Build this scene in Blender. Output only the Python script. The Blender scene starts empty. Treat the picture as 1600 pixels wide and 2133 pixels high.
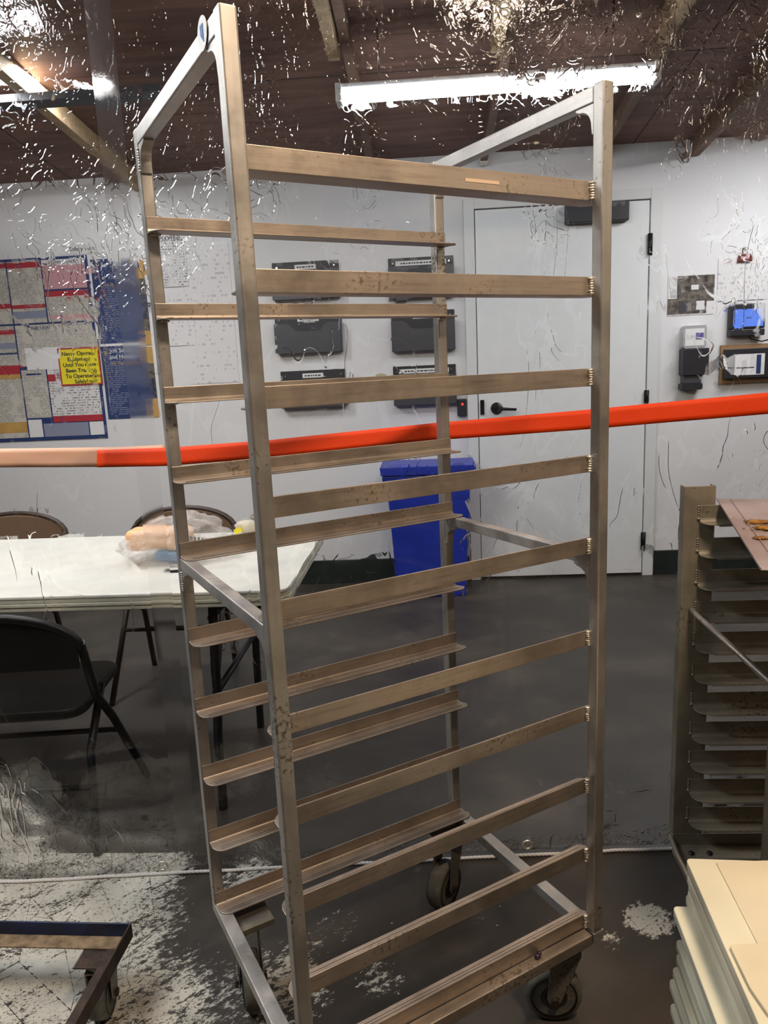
import bpy, bmesh, math, random
from mathutils import Vector, Matrix, noise
random.seed(7)
sc = bpy.context.scene
C = sc.collection
# ------------------------------------------------------------------ camera
FPX = 1527.55
CAM = Vector((-0.3249, -0.9446, 1.3654))
RT = Vector((0.8707, -0.4898, -0.0453)); UP = Vector((0.1335, 0.1466, 0.9801)); FW = Vector((0.4734, 0.8594, -0.1930))
FW.normalize(); RT = (RT - FW * RT.dot(FW)).normalized(); UP = RT.cross(FW)
cam = bpy.data.objects.new('camera', bpy.data.cameras.new('camera'))
C.objects.link(cam)
cam.matrix_world = Matrix(((RT.x, UP.x, -FW.x, CAM.x), (RT.y, UP.y, -FW.y, CAM.y), (RT.z, UP.z, -FW.z, CAM.z), (0, 0, 0, 1)))
cam.data.sensor_fit = 'VERTICAL'; cam.data.sensor_height = 36; cam.data.lens = 36 * FPX / 2133
cam.data.clip_start = 0.02
sc.camera = cam
# ------------------------------------------------------------------ look
sc.view_settings.view_transform = 'Standard'; sc.view_settings.look = 'None'
sc.view_settings.gamma = 1; sc.view_settings.use_curve_mapping = False
sc.view_settings.exposure = 0.0
sc.cycles.caustics_reflective = False
sc.cycles.caustics_refractive = False
wd = bpy.data.worlds.new('world'); sc.world = wd; wd.use_nodes = True
wd.node_tree.nodes['Background'].inputs[0].default_value = (0.30, 0.235, 0.19, 1)
wd.node_tree.nodes['Background'].inputs[1].default_value = 0.32
A_ROOM = math.radians(-32.5)
TV = Vector((math.cos(A_ROOM), math.sin(A_ROOM), 0)); NV = Vector((-TV.y, TV.x, 0))
WALL0 = Vector((2.8383, 2.4788, 0)); WALL_TOP = 2.555; SLOPE = 0.091
def lamp(name, loc, size, power, col, aim=(0, 0, -1), sy=None):
    d = bpy.data.lights.new(name, 'AREA'); d.shape = 'RECTANGLE'; d.size = size; d.size_y = sy or size; d.energy = power; d.color = col
    o = bpy.data.objects.new(name, d); C.objects.link(o); o.location = loc
    q = Vector(aim).to_track_quat('-Z', 'Y'); o.rotation_euler = q.to_euler()
    return o
# tube lamps of the front room overhead, extra unseen lamps in the back room, added fills
lamp('front_room_lamp', (0.60, -0.88, 2.92), 1.25, 98, (1.0, 0.775, 0.56), (-0.05, 0.1, -1), 0.10)
lamp('front_room_fill', (2.5, -2.5, 2.5), 1.2, 10, (1.0, 0.80, 0.60), (-0.75, 0.8, -0.75), 1.2)  # added soft warm fill for the rack's near faces, not a fixture
lamp('front_room_side_lamp', (-1.35, 0.72, 2.66), 1.25, 36, (0.93, 0.96, 1.0), (0.3, 0.2, -1), 0.10)
lamp('back_room_lamp', (0.1, 2.75, 2.66), 1.2, 74, (0.97, 0.97, 0.98), (0, 0, -1), 0.15)
lamp('table_edge_fill', (-0.55, 1.30, 2.62), 1.2, 26, (1.0, 0.98, 0.95), (0, 0, -1), 0.12)  # unseen fill added to brighten the front edge of the table
lamp('back_room_far_lamp', (3.3, 1.0, 2.6), 1.2, 36, (0.96, 0.97, 1.0), (0, 0, -1), 0.15)

WALLF = WALL0 - NV * 0.0012   # things on the wall stand a hair proud of it
# ------------------------------------------------------------------ geometry helpers
def ray(px, py):
    return FW + RT * ((px - 800) / FPX) - UP * ((py - 1066.5) / FPX)
def hit(px, py, P, N):
    d = ray(px, py); P = Vector(P); N = Vector(N)
    return CAM + d * ((P - CAM).dot(N) / d.dot(N))
def hitz(px, py, z): return hit(px, py, (0, 0, z), (0, 0, 1))
def wall_sz(px, py):
    q = hit(px, py, WALL0, NV); return (q - WALL0).dot(TV), q.z

class MB:
    def __init__(s): s.bm = bmesh.new()
    def box(s, x0, x1, y0, y1, z0, z1, m=0, mat=None):
        vs = [s.bm.verts.new(v) for v in ((x0, y0, z0), (x1, y0, z0), (x1, y1, z0), (x0, y1, z0), (x0, y0, z1), (x1, y0, z1), (x1, y1, z1), (x0, y1, z1))]
        if mat is not None:
            for v in vs: v.co = mat @ v.co
        for f in ((0, 3, 2, 1), (4, 5, 6, 7), (0, 1, 5, 4), (1, 2, 6, 5), (2, 3, 7, 6), (3, 0, 4, 7)):
            s.bm.faces.new([vs[i] for i in f]).material_index = m
        return vs
    def prism(s, poly, axis, a0, a1, m=0, mat=None):
        # poly: list of 2D points; axis 'x','y','z'
        def P(p, a):
            if axis == 'x': v = Vector((a, p[0], p[1]))
            elif axis == 'y': v = Vector((p[0], a, p[1]))
            else: v = Vector((p[0], p[1], a))
            return mat @ v if mat is not None else v
        A = [s.bm.verts.new(P(p, a0)) for p in poly]; B = [s.bm.verts.new(P(p, a1)) for p in poly]
        n = len(poly)
        s.bm.faces.new(A).material_index = m; s.bm.faces.new(list(reversed(B))).material_index = m
        for i in range(n):
            s.bm.faces.new((A[i], B[i], B[(i + 1) % n], A[(i + 1) % n])).material_index = m
    def tube(s, pts, r, seg=10, m=0, cap=True, closed=False):
        pts = [Vector(p) for p in pts]; n = len(pts); rings = []
        prev = None
        for i, p in enumerate(pts):
            if closed: d = pts[(i + 1) % n] - pts[i - 1]
            elif i == 0: d = pts[1] - p
            elif i == n - 1: d = p - pts[i - 1]
            else: d = (pts[i + 1] - p).normalized() + (p - pts[i - 1]).normalized()
            d.normalize()
            if prev is None:
                a = Vector((0, 0, 1)) if abs(d.z) < .9 else Vector((1, 0, 0))
                u = d.cross(a).normalized()
            else: u = (prev - d * prev.dot(d)).normalized()
            prev = u; w = d.cross(u)
            rr = r[i] if isinstance(r, (list, tuple)) else r
            rings.append([s.bm.verts.new(p + (u * math.cos(2 * math.pi * k / seg) + w * math.sin(2 * math.pi * k / seg)) * rr) for k in range(seg)])
        for i in range(n if closed else n - 1):
            a, b = rings[i], rings[(i + 1) % n]
            for k in range(seg):
                f = s.bm.faces.new((a[k], a[(k + 1) % seg], b[(k + 1) % seg], b[k])); f.smooth = True; f.material_index = m
        if cap and not closed:
            s.bm.faces.new(list(reversed(rings[0]))).material_index = m; s.bm.faces.new(rings[-1]).material_index = m
    def lathe(s, prof, seg=32, mat=None, m=0, smooth=True):
        # prof: (radius, height) revolved about local z, transformed by mat
        rings = []
        for r, h in prof:
            ring = []
            for k in range(seg):
                v = Vector((r * math.cos(2 * math.pi * k / seg), r * math.sin(2 * math.pi * k / seg), h))
                ring.append(s.bm.verts.new(mat @ v if mat is not None else v))
            rings.append(ring)
        for i in range(len(rings) - 1):
            for k in range(seg):
                f = s.bm.faces.new((rings[i][k], rings[i][(k + 1) % seg], rings[i + 1][(k + 1) % seg], rings[i + 1][k])); f.smooth = smooth; f.material_index = m
        s.bm.faces.new(list(reversed(rings[0]))).material_index = m; s.bm.faces.new(rings[-1]).material_index = m
    def blob(s, c, r, sub=2, amp=0.0, scale=(1, 1, 1), m=0, seed=0, fr=3.0):
        g = bmesh.ops.create_icosphere(s.bm, subdivisions=sub, radius=1)
        for v in g['verts']:
            k = 1 + amp * noise.noise(v.co * fr + Vector((seed, seed * 2.3, 0)))
            v.co = Vector(c) + Vector((v.co.x * scale[0], v.co.y * scale[1], v.co.z * scale[2])) * r * k
            for f in v.link_faces: f.smooth = True; f.material_index = m
    def build(s, name, mats, parent=None, bevel=0, loc=None, rz=None, seg=2):
        me = bpy.data.meshes.new(name)
        bmesh.ops.recalc_face_normals(s.bm, faces=s.bm.faces)
        s.bm.to_mesh(me); s.bm.free()
        for m in (mats if isinstance(mats, (list, tuple)) else [mats]): me.materials.append(m)
        o = bpy.data.objects.new(name, me); C.objects.link(o)
        if parent: o.parent = parent
        if loc is not None: o.location = loc
        if rz is not None: o.rotation_euler.z = rz
        if bevel:
            b = o.modifiers.new('bevel', 'BEVEL'); b.width = bevel; b.segments = seg; b.limit_method = 'ANGLE'; b.angle_limit = math.radians(50)
            b.harden_normals = False
            for p in me.polygons: p.use_smooth = p.use_smooth
        return o
def tag(o, label, cat, group=None, kind=None):
    if label: o['label'] = label
    if cat: o['category'] = cat
    if group: o['group'] = group
    if kind: o['kind'] = kind
    return o
def thing(name, label, cat, loc=(0, 0, 0), rz=0, group=None):
    o = bpy.data.objects.new(name, None); C.objects.link(o); o.location = loc; o.rotation_euler.z = rz
    o.empty_display_size = 0.05
    return tag(o, label, cat, group)
def struct(o): o['kind'] = 'structure'; return o
def rounded(x0, x1, y0, y1, r, n=6, corners=(1, 1, 1, 1)):
    P = []
    for (cx, cy, a0, on) in ((x1 - r, y0 + r, -90, corners[0]), (x1 - r, y1 - r, 0, corners[1]), (x0 + r, y1 - r, 90, corners[2]), (x0 + r, y0 + r, 180, corners[3])):
        if on:
            for k in range(n + 1):
                a = math.radians(a0 + 90 * k / n); P.append((cx + r * math.cos(a), cy + r * math.sin(a)))
        else:
            P.append((x1 if cx > (x0 + x1) / 2 else x0, y1 if cy > (y0 + y1) / 2 else y0))
    return P

# ------------------------------------------------------------------ materials
def new_mat(name):
    m = bpy.data.materials.new(name); m.use_nodes = True
    nt = m.node_tree; b = nt.nodes['Principled BSDF']
    return m, nt, b
def N(nt, t, **k):
    n = nt.nodes.new(t)
    for a, v in k.items():
        if a.startswith('i'): n.inputs[int(a[1:])].default_value = v
        else: setattr(n, a, v)
    return n
def ramp(nt, pts, src):
    r = nt.nodes.new('ShaderNodeValToRGB'); e = r.color_ramp.elements
    while len(e) < len(pts): e.new(0.5)
    for el, (p, c) in zip(e, pts):
        el.position = p; el.color = (c[0], c[1], c[2], 1) if isinstance(c, (tuple, list)) else (c, c, c, 1)
    nt.links.new(src, r.inputs[0]); return r
def coords(nt, scale=(1, 1, 1), kind='Object'):
    tc = nt.nodes.new('ShaderNodeTexCoord'); mp = nt.nodes.new('ShaderNodeMapping'); mp.inputs['Scale'].default_value = scale
    nt.links.new(tc.outputs[kind], mp.inputs[0]); return mp.outputs[0]
def plain(name, col, rough=0.5, metal=0, bump=0, bscale=200, spec=None, noise_amt=0.0, nscale=12):
    m, nt, b = new_mat(name)
    b.inputs['Base Color'].default_value = (*col, 1); b.inputs['Roughness'].default_value = rough; b.inputs['Metallic'].default_value = metal
    if spec is not None: b.inputs['Specular IOR Level'].default_value = spec
    co = None
    if noise_amt:
        co = coords(nt); n = N(nt, 'ShaderNodeTexNoise'); n.inputs['Scale'].default_value = nscale; n.inputs['Detail'].default_value = 6
        nt.links.new(co, n.inputs[0])
        lo = [max(0, c * (1 - noise_amt)) for c in col]; hi = [min(1, c * (1 + noise_amt)) for c in col]
        r = ramp(nt, [(0.3, lo), (0.7, hi)], n.outputs[0]); nt.links.new(r.outputs[0], b.inputs['Base Color'])
    if bump:
        co = co or coords(nt); n = N(nt, 'ShaderNodeTexNoise'); n.inputs['Scale'].default_value = bscale; nt.links.new(co, n.inputs[0])
        bp = N(nt, 'ShaderNodeBump'); bp.inputs['Strength'].default_value = bump; bp.inputs['Distance'].default_value = 0.002
        nt.links.new(n.outputs[0], bp.inputs['Height']); nt.links.new(bp.outputs[0], b.inputs['Normal'])
    return m
def metal_mat(name, col, axis, dirt=0.5, rough=0.42, metal=0.75, stain=(0.10, 0.075, 0.04)):
    """worn aluminium: brushing along one axis, blotches, small dark specks"""
    m, nt, b = new_mat(name); L = nt.links
    sc_ = [55, 55, 55]; sc_['xyz'.index(axis)] = 1.6
    br = N(nt, 'ShaderNodeTexNoise'); br.inputs['Scale'].default_value = 1.0; br.inputs['Detail'].default_value = 5
    mp = coords(nt, tuple(s * 3 for s in sc_)); L.new(mp, br.inputs[0])
    co = coords(nt)
    bl = N(nt, 'ShaderNodeTexNoise'); bl.inputs['Scale'].default_value = 9; bl.inputs['Detail'].default_value = 7; bl.inputs['Roughness'].default_value = 0.65; L.new(co, bl.inputs[0])
    r1 = ramp(nt, [(0.3, tuple(c * 0.72 for c in col)), (0.55, col), (0.75, tuple(min(1, c * 1.12) for c in col))], bl.outputs[0])
    r2 = ramp(nt, [(0.35, 0.91), (0.6, 1.0)], br.outputs[0])
    mx = N(nt, 'ShaderNodeMix', data_type='RGBA', blend_type='MULTIPLY'); mx.inputs[0].default_value = 0.8
    L.new(r1.outputs[0], mx.inputs[6]); L.new(r2.outputs[0], mx.inputs[7])
    if axis == 'x':
        scf = N(nt, 'ShaderNodeTexNoise'); scf.inputs['Scale'].default_value = 1; scf.inputs['Detail'].default_value = 6; scf.inputs['Roughness'].default_value = .7; L.new(coords(nt, (9, 150, 150)), scf.inputs[0])
        rsc = ramp(nt, [(0.36, 0.35), (0.47, 1.0)], scf.outputs[0]); mxs = N(nt, 'ShaderNodeMix', data_type='RGBA', blend_type='MULTIPLY'); mxs.inputs[0].default_value = 0.28
        L.new(mx.outputs[2], mxs.inputs[6]); L.new(rsc.outputs[0], mxs.inputs[7]); mx = mxs
    sp = N(nt, 'ShaderNodeTexNoise'); sp.inputs['Scale'].default_value = 130; sp.inputs['Detail'].default_value = 4; L.new(co, sp.inputs[0])
    big = N(nt, 'ShaderNodeTexNoise'); big.inputs['Scale'].default_value = 4.5; L.new(co, big.inputs[0])
    ad = N(nt, 'ShaderNodeMath', operation='MULTIPLY'); L.new(sp.outputs[0], ad.inputs[0]); L.new(big.outputs[0], ad.inputs[1])
    rs = ramp(nt, [(0.345, 0), (0.42, dirt)], ad.outputs[0])
    mx2 = N(nt, 'ShaderNodeMix', data_type='RGBA'); L.new(rs.outputs[0], mx2.inputs[0]); L.new(mx.outputs[2], mx2.inputs[6]); mx2.inputs[7].default_value = (*stain, 1)
    L.new(mx2.outputs[2], b.inputs['Base Color'])
    b.inputs['Metallic'].default_value = metal
    rr = ramp(nt, [(0.3, rough - 0.1), (0.7, rough + 0.14)], bl.outputs[0]); L.new(rr.outputs[0], b.inputs['Roughness'])
    bp = N(nt, 'ShaderNodeBump'); bp.inputs['Strength'].default_value = 0.25; bp.inputs['Distance'].default_value = 0.0006
    L.new(br.outputs[0], bp.inputs['Height']); L.new(bp.outputs[0], b.inputs['Normal'])
    return m
ALU = (0.62, 0.57, 0.50)
M = {}
M['alu_z'] = metal_mat('aluminium_post', (0.49, 0.465, 0.43), 'z', 0.75)
M['alu_x'] = metal_mat('aluminium_slide', (0.47, 0.40, 0.335), 'x', 0.6)
M['alu_y'] = metal_mat('aluminium_bar', (0.58, 0.56, 0.53), 'y', 0.4)
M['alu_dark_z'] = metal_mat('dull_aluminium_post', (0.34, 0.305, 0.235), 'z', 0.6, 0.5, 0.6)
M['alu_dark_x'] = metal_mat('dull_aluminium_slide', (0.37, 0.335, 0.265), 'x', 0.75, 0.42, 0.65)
M['steel'] = metal_mat('caster_steel', (0.25, 0.23, 0.20), 'z', 0.9, 0.55, 0.6, (0.12, 0.06, 0.03))
M['weld'] = plain('weld_metal', (0.75, 0.71, 0.62), 0.35, 0.8, 0.6, 300)
M['tread'] = plain('caster_tread', (0.115, 0.108, 0.085), 0.75, 0, 0.4, 120, noise_amt=0.4, nscale=30)
M['black_rubber'] = plain('black_hub', (0.012, 0.012, 0.013), 0.35)
M['black_metal'] = plain('black_painted_metal', (0.006, 0.006, 0.007), 0.42, spec=0.28, noise_amt=0.4)
M['black_plastic'] = plain('black_plastic', (0.018, 0.019, 0.024), 0.45)
M['grey_plastic'] = plain('smoky_plastic', (0.06, 0.062, 0.07), 0.35)
M['white_board'] = plain('white_table_plastic', (0.70, 0.69, 0.63), 0.45, noise_amt=0.06)
M['table_edge'] = plain('table_edge_plastic', (0.56, 0.55, 0.44), 0.55, noise_amt=0.2)
M['brown_fabric'] = plain('tan_padding', (0.20, 0.125, 0.075), 0.85, bump=0.3)
M['dark_brown'] = plain('dark_brown_metal', (0.045, 0.03, 0.022), 0.5)
M['blue_bin'] = plain('blue_bin_plastic', (0.012, 0.035, 0.36), 0.4, noise_amt=0.15)
M['wood_light'] = plain('pale_pine', (0.50, 0.37, 0.22), 0.7, noise_amt=0.22, nscale=25)
M['door_white'] = plain('door_paint', (0.78, 0.80, 0.80), 0.45, noise_amt=0.02)
M['trim_white'] = plain('trim_paint', (0.72, 0.735, 0.73), 0.5)
M['dark_gap'] = plain('dark_gap', (0.05, 0.045, 0.04), 0.9)
M['green_base'] = plain('dark_green_baseboard', (0.012, 0.020, 0.018), 0.4, noise_amt=0.3)
M['tape'] = plain('orange_tape', (1.0, 0.045, 0.0), 0.5, bump=0.5, bscale=900)
M['tape'].node_tree.nodes['Principled BSDF'].inputs['Base Color'].default_value = (1.0, 0.062, 0.0, 1)
M['peach'] = plain('peach_tape', (0.85, 0.47, 0.30), 0.5)
M['paper'] = plain('white_paper', (0.80, 0.79, 0.78), 0.6)
M['ink'] = plain('black_ink', (0.02, 0.02, 0.025), 0.6)
M['white_ink'] = plain('white_ink', (0.8, 0.8, 0.8), 0.6)
M['navy'] = plain('navy_ink', (0.018, 0.04, 0.14), 0.5, noise_amt=0.1)
M['red'] = plain('red_ink', (0.42, 0.03, 0.045), 0.5)
M['pink'] = plain('pink_ink', (0.62, 0.33, 0.35), 0.5)
M['greyblue'] = plain('grey_blue_ink', (0.26, 0.28, 0.38), 0.5)
M['yellow'] = plain('yellow_card', (0.85, 0.72, 0.03), 0.5)
M['orange_ink'] = plain('ochre_ink', (0.55, 0.33, 0.10), 0.5, noise_amt=0.15)
M['photo_dark'] = plain('photo_print', (0.12, 0.105, 0.09), 0.4, noise_amt=0.9, nscale=30)
M['photo_navy'] = plain('photo_navy_print', (0.06, 0.06, 0.09), 0.4, noise_amt=0.9, nscale=50)
M['cardboard'] = plain('brown_board', (0.30, 0.18, 0.085), 0.7, noise_amt=0.15)
M['chrome'] = plain('chrome', (0.7, 0.7, 0.7), 0.2, 1)
M['rope'] = plain('white_rope_fibre', (0.72, 0.69, 0.66), 0.6, bump=0.5, bscale=800)
M['berry'] = plain('berry_skin', (0.045, 0.025, 0.055), 0.3)
M['beige_tape'] = plain('masking_tape_scrap', (0.72, 0.55, 0.40), 0.6)
M['rust'] = plain('rusty_steel', (0.045, 0.028, 0.019), 0.6, 0.3, 0.5, 150, noise_amt=0.55, nscale=35)
M['rust_dust'] = plain('dusty_ledge', (0.22, 0.155, 0.09), 0.75, 0, 0.6, 250, noise_amt=0.5, nscale=45)
M['blue_paint'] = plain('worn_blue_paint', (0.006, 0.017, 0.062), 0.4, noise_amt=0.7, nscale=15)
M['glove_orange'] = plain('orange_packet', (0.90, 0.52, 0.25), 0.5)
M['blue_pack'] = plain('blue_packet', (0.10, 0.28, 0.52), 0.5)
M['housing'] = plain('lamp_housing', (0.75, 0.76, 0.78), 0.4)
M['dark_pipe'] = plain('dark_duct', (0.018, 0.022, 0.032), 0.5, noise_amt=0.3)

def emis(name, col, st):
    m, nt, b = new_mat(name); b.inputs['Base Color'].default_value = (0, 0, 0, 1)
    b.inputs['Emission Color'].default_value = (*col, 1); b.inputs['Emission Strength'].default_value = st; return m
M['lit_tube'] = emis('lit_tube', (0.86, 0.93, 1.0), 32)
M['blue_screen'] = emis('blue_screen', (0.12, 0.26, 0.95), 1.0)
M['red_led'] = emis('red_led', (1.0, 0.05, 0.05), 1.5)

def wall_mat():
    m, nt, b = new_mat('white_wall_paint'); L = nt.links
    co = coords(nt); n = N(nt, 'ShaderNodeTexNoise'); n.inputs['Scale'].default_value = 1.3; n.inputs['Detail'].default_value = 5; L.new(co, n.inputs[0])
    r = ramp(nt, [(0.3, (0.74, 0.74, 0.745)), (0.7, (0.79, 0.79, 0.79))], n.outputs[0]); L.new(r.outputs[0], b.inputs['Base Color'])
    b.inputs['Roughness'].default_value = 0.6
    n2 = N(nt, 'ShaderNodeTexNoise'); n2.inputs['Scale'].default_value = 60; L.new(co, n2.inputs[0])
    bp = N(nt, 'ShaderNodeBump'); bp.inputs['Strength'].default_value = 0.12; bp.inputs['Distance'].default_value = 0.004; L.new(n2.outputs[0], bp.inputs['Height']); L.new(bp.outputs[0], b.inputs['Normal'])
    return m
M['wall'] = wall_mat()
def ply_mat(name, c0, c1, rough=0.7):
    m, nt, b = new_mat(name); L = nt.links
    co = coords(nt, (1, 9, 9)); n = N(nt, 'ShaderNodeTexNoise'); n.inputs['Scale'].default_value = 1.6; n.inputs['Detail'].default_value = 8; n.inputs['Roughness'].default_value = 0.6; n.inputs['Distortion'].default_value = 0.6; L.new(co, n.inputs[0])
    r = ramp(nt, [(0.3, c0), (0.7, c1)], n.outputs[0])
    co2 = coords(nt); n2 = N(nt, 'ShaderNodeTexNoise'); n2.inputs['Scale'].default_value = 1.1; n2.inputs['Detail'].default_value = 3; L.new(co2, n2.inputs[0])
    r2 = ramp(nt, [(0.35, 0.6), (0.65, 1.1)], n2.outputs[0])
    mx = N(nt, 'ShaderNodeMix', data_type='RGBA', blend_type='MULTIPLY'); mx.inputs[0].default_value = 1; L.new(r.outputs[0], mx.inputs[6]); L.new(r2.outputs[0], mx.inputs[7])
    L.new(mx.outputs[2], b.inputs['Base Color']); b.inputs['Roughness'].default_value = rough
    return m
M['ply'] = ply_mat('brown_roof_boards', (0.15, 0.078, 0.058), (0.30, 0.165, 0.125))
M['rafter_brown'] = ply_mat('brown_rafter_wood', (0.20, 0.12, 0.08), (0.32, 0.20, 0.135))

def floor_mat():
    m, nt, b = new_mat('worn_concrete_floor'); L = nt.links
    tc = nt.nodes.new('ShaderNodeTexCoord'); P = tc.outputs['Object']
    def math_(op, a, c=None, clamp=False):
        n = nt.nodes.new('ShaderNodeMath'); n.operation = op; n.use_clamp = clamp
        for i, v in enumerate((a, c)):
            if v is None: continue
            if isinstance(v, (int, float)): n.inputs[i].default_value = v
            else: L.new(v, n.inputs[i])
        return n.outputs[0]
    # concrete
    n = N(nt, 'ShaderNodeTexNoise'); n.inputs['Scale'].default_value = 2.2; n.inputs['Detail'].default_value = 9; n.inputs['Roughness'].default_value = 0.62; L.new(P, n.inputs[0])
    base = ramp(nt, [(0.3, (0.020, 0.016, 0.012)), (0.52, (0.038, 0.031, 0.024)), (0.62, (0.062, 0.050, 0.038)), (0.75, (0.085, 0.072, 0.058))], n.outputs[0])
    # coverage of the old white paint: sum of soft patches
    def patch(px, py, r0, r1, amt):
        c = hitz(px, py, 0)
        d = nt.nodes.new('ShaderNodeVectorMath'); d.operation = 'DISTANCE'; L.new(P, d.inputs[0]); d.inputs[1].default_value = (c.x, c.y, 0)
        mr = nt.nodes.new('ShaderNodeMapRange'); mr.interpolation_type = 'SMOOTHSTEP'
        mr.inputs[1].default_value = r0; mr.inputs[2].default_value = r1; mr.inputs[3].default_value = amt; mr.inputs[4].default_value = 0; L.new(d.outputs['Value'], mr.inputs[0])
        return mr.outputs[0]
    cov = None
    for a in ((-60, 1990, 0.40, 0.80, 0.545), (170, 1830, 0.22, 0.50, 0.555), (300, 2133, 0.10, 0.50, 0.535), (560, 2060, 0.10, 0.30, 0.478), (790, 2035, 0.03, 0.16, 0.472), (1010, 1915, 0.0, 0.14, 0.44),
              (1355, 1915, 0.03, 0.15, 0.555), (1275, 1960, 0.0, 0.11, 0.53), (520, 1830, 0.06, 0.16, 0.50), (700, 1925, 0.04, 0.14, 0.455), (640, 1960, 0.03, 0.12, 0.455), (960, 2100, 0.0, 0.12, 0.45), (1480, 1925, .03, .12, .54)):
        p = patch(*a); cov = p if cov is None else math_('MAXIMUM', cov, p)
    # straight far edge of the painted field (a little beyond the curtain)
    e = hitz(200, 1777, 0)
    dt = nt.nodes.new('ShaderNodeVectorMath'); dt.operation = 'DOT_PRODUCT'; L.new(P, dt.inputs[0]); dt.inputs[1].default_value = NV
    lim = math_('LESS_THAN', dt.outputs['Value'], e.dot(NV))
    cov = math_('MULTIPLY', cov, lim)
    # chips: stretched noise
    mp = nt.nodes.new('ShaderNodeMapping'); mp.inputs['Rotation'].default_value = (0, 0, math.radians(-25)); mp.inputs['Scale'].default_value = (1, 1.9, 1); L.new(P, mp.inputs[0])
    c1 = N(nt, 'ShaderNodeTexNoise'); c1.inputs['Scale'].default_value = 34; c1.inputs['Detail'].default_value = 9; c1.inputs['Roughness'].default_value = 0.78; L.new(mp.outputs[0], c1.inputs[0])
    c2 = N(nt, 'ShaderNodeTexNoise'); c2.inputs['Scale'].default_value = 5; c2.inputs['Detail'].default_value = 3; L.new(mp.outputs[0], c2.inputs[0])
    mixn = math_('ADD', math_('MULTIPLY', c1.outputs[0], 0.80), math_('MULTIPLY', c2.outputs[0], 0.20))
    on = math_('LESS_THAN', mixn, cov)
    # scratches through the paint
    mp2 = nt.nodes.new('ShaderNodeMapping'); mp2.inputs['Rotation'].default_value = (0, 0, math.radians(20)); mp2.inputs['Scale'].default_value = (3.2, 1.1, 1); L.new(P, mp2.inputs[0])
    wv = N(nt, 'ShaderNodeTexVoronoi', feature='DISTANCE_TO_EDGE'); wv.inputs['Scale'].default_value = 2.6; L.new(mp2.outputs[0], wv.inputs[0])
    sc1 = math_('GREATER_THAN', wv.outputs[0], math_('MULTIPLY', math_('SUBTRACT', c1.outputs[0], 0.42), 0.05))
    c3 = N(nt, 'ShaderNodeTexNoise'); c3.inputs['Scale'].default_value = 115; c3.inputs['Detail'].default_value = 5; c3.inputs['Roughness'].default_value = 0.7; L.new(mp.outputs[0], c3.inputs[0])
    on = math_('MULTIPLY', on, math_('LESS_THAN', math_('ADD', math_('MULTIPLY', c3.outputs[0], 0.75), math_('MULTIPLY', c2.outputs[0], 0.25)), 0.555))
    on = math_('MULTIPLY', on, sc1)
    # scattered tiny flecks
    vf = N(nt, 'ShaderNodeTexVoronoi'); vf.inputs['Scale'].default_value = 42; L.new(P, vf.inputs[0])
    sep = nt.nodes.new('ShaderNodeSeparateColor'); L.new(vf.outputs['Color'], sep.inputs[0])
    fl = math_('MULTIPLY', math_('LESS_THAN', vf.outputs['Distance'], math_('MULTIPLY', sep.outputs[1], 0.11)), math_('GREATER_THAN', sep.outputs[0], 0.80))
    dtn = math_('LESS_THAN', dt.outputs['Value'], e.dot(NV))
    on = math_('MAXIMUM', on, math_('MULTIPLY', fl, dtn))
    n3 = N(nt, 'ShaderNodeTexNoise'); n3.inputs['Scale'].default_value = 7; n3.inputs['Detail'].default_value = 6; L.new(P, n3.inputs[0])
    white = ramp(nt, [(0.3, (0.42, 0.40, 0.34)), (0.6, (0.66, 0.64, 0.56))], n3.outputs[0])
    mx = N(nt, 'ShaderNodeMix', data_type='RGBA'); L.new(on, mx.inputs[0]); L.new(base.outputs[0], mx.inputs[6]); L.new(white.outputs[0], mx.inputs[7])
    L.new(mx.outputs[2], b.inputs['Base Color'])
    rr = ramp(nt, [(0.3, 0.42), (0.7, 0.6)], n.outputs[0]); L.new(rr.outputs[0], b.inputs['Roughness'])
    bp = N(nt, 'ShaderNodeBump'); bp.inputs['Strength'].default_value = 0.4; bp.inputs['Distance'].default_value = 0.001; L.new(on, bp.inputs['Height']); L.new(bp.outputs[0], b.inputs['Normal'])
    return m
M['floor'] = floor_mat()

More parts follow.
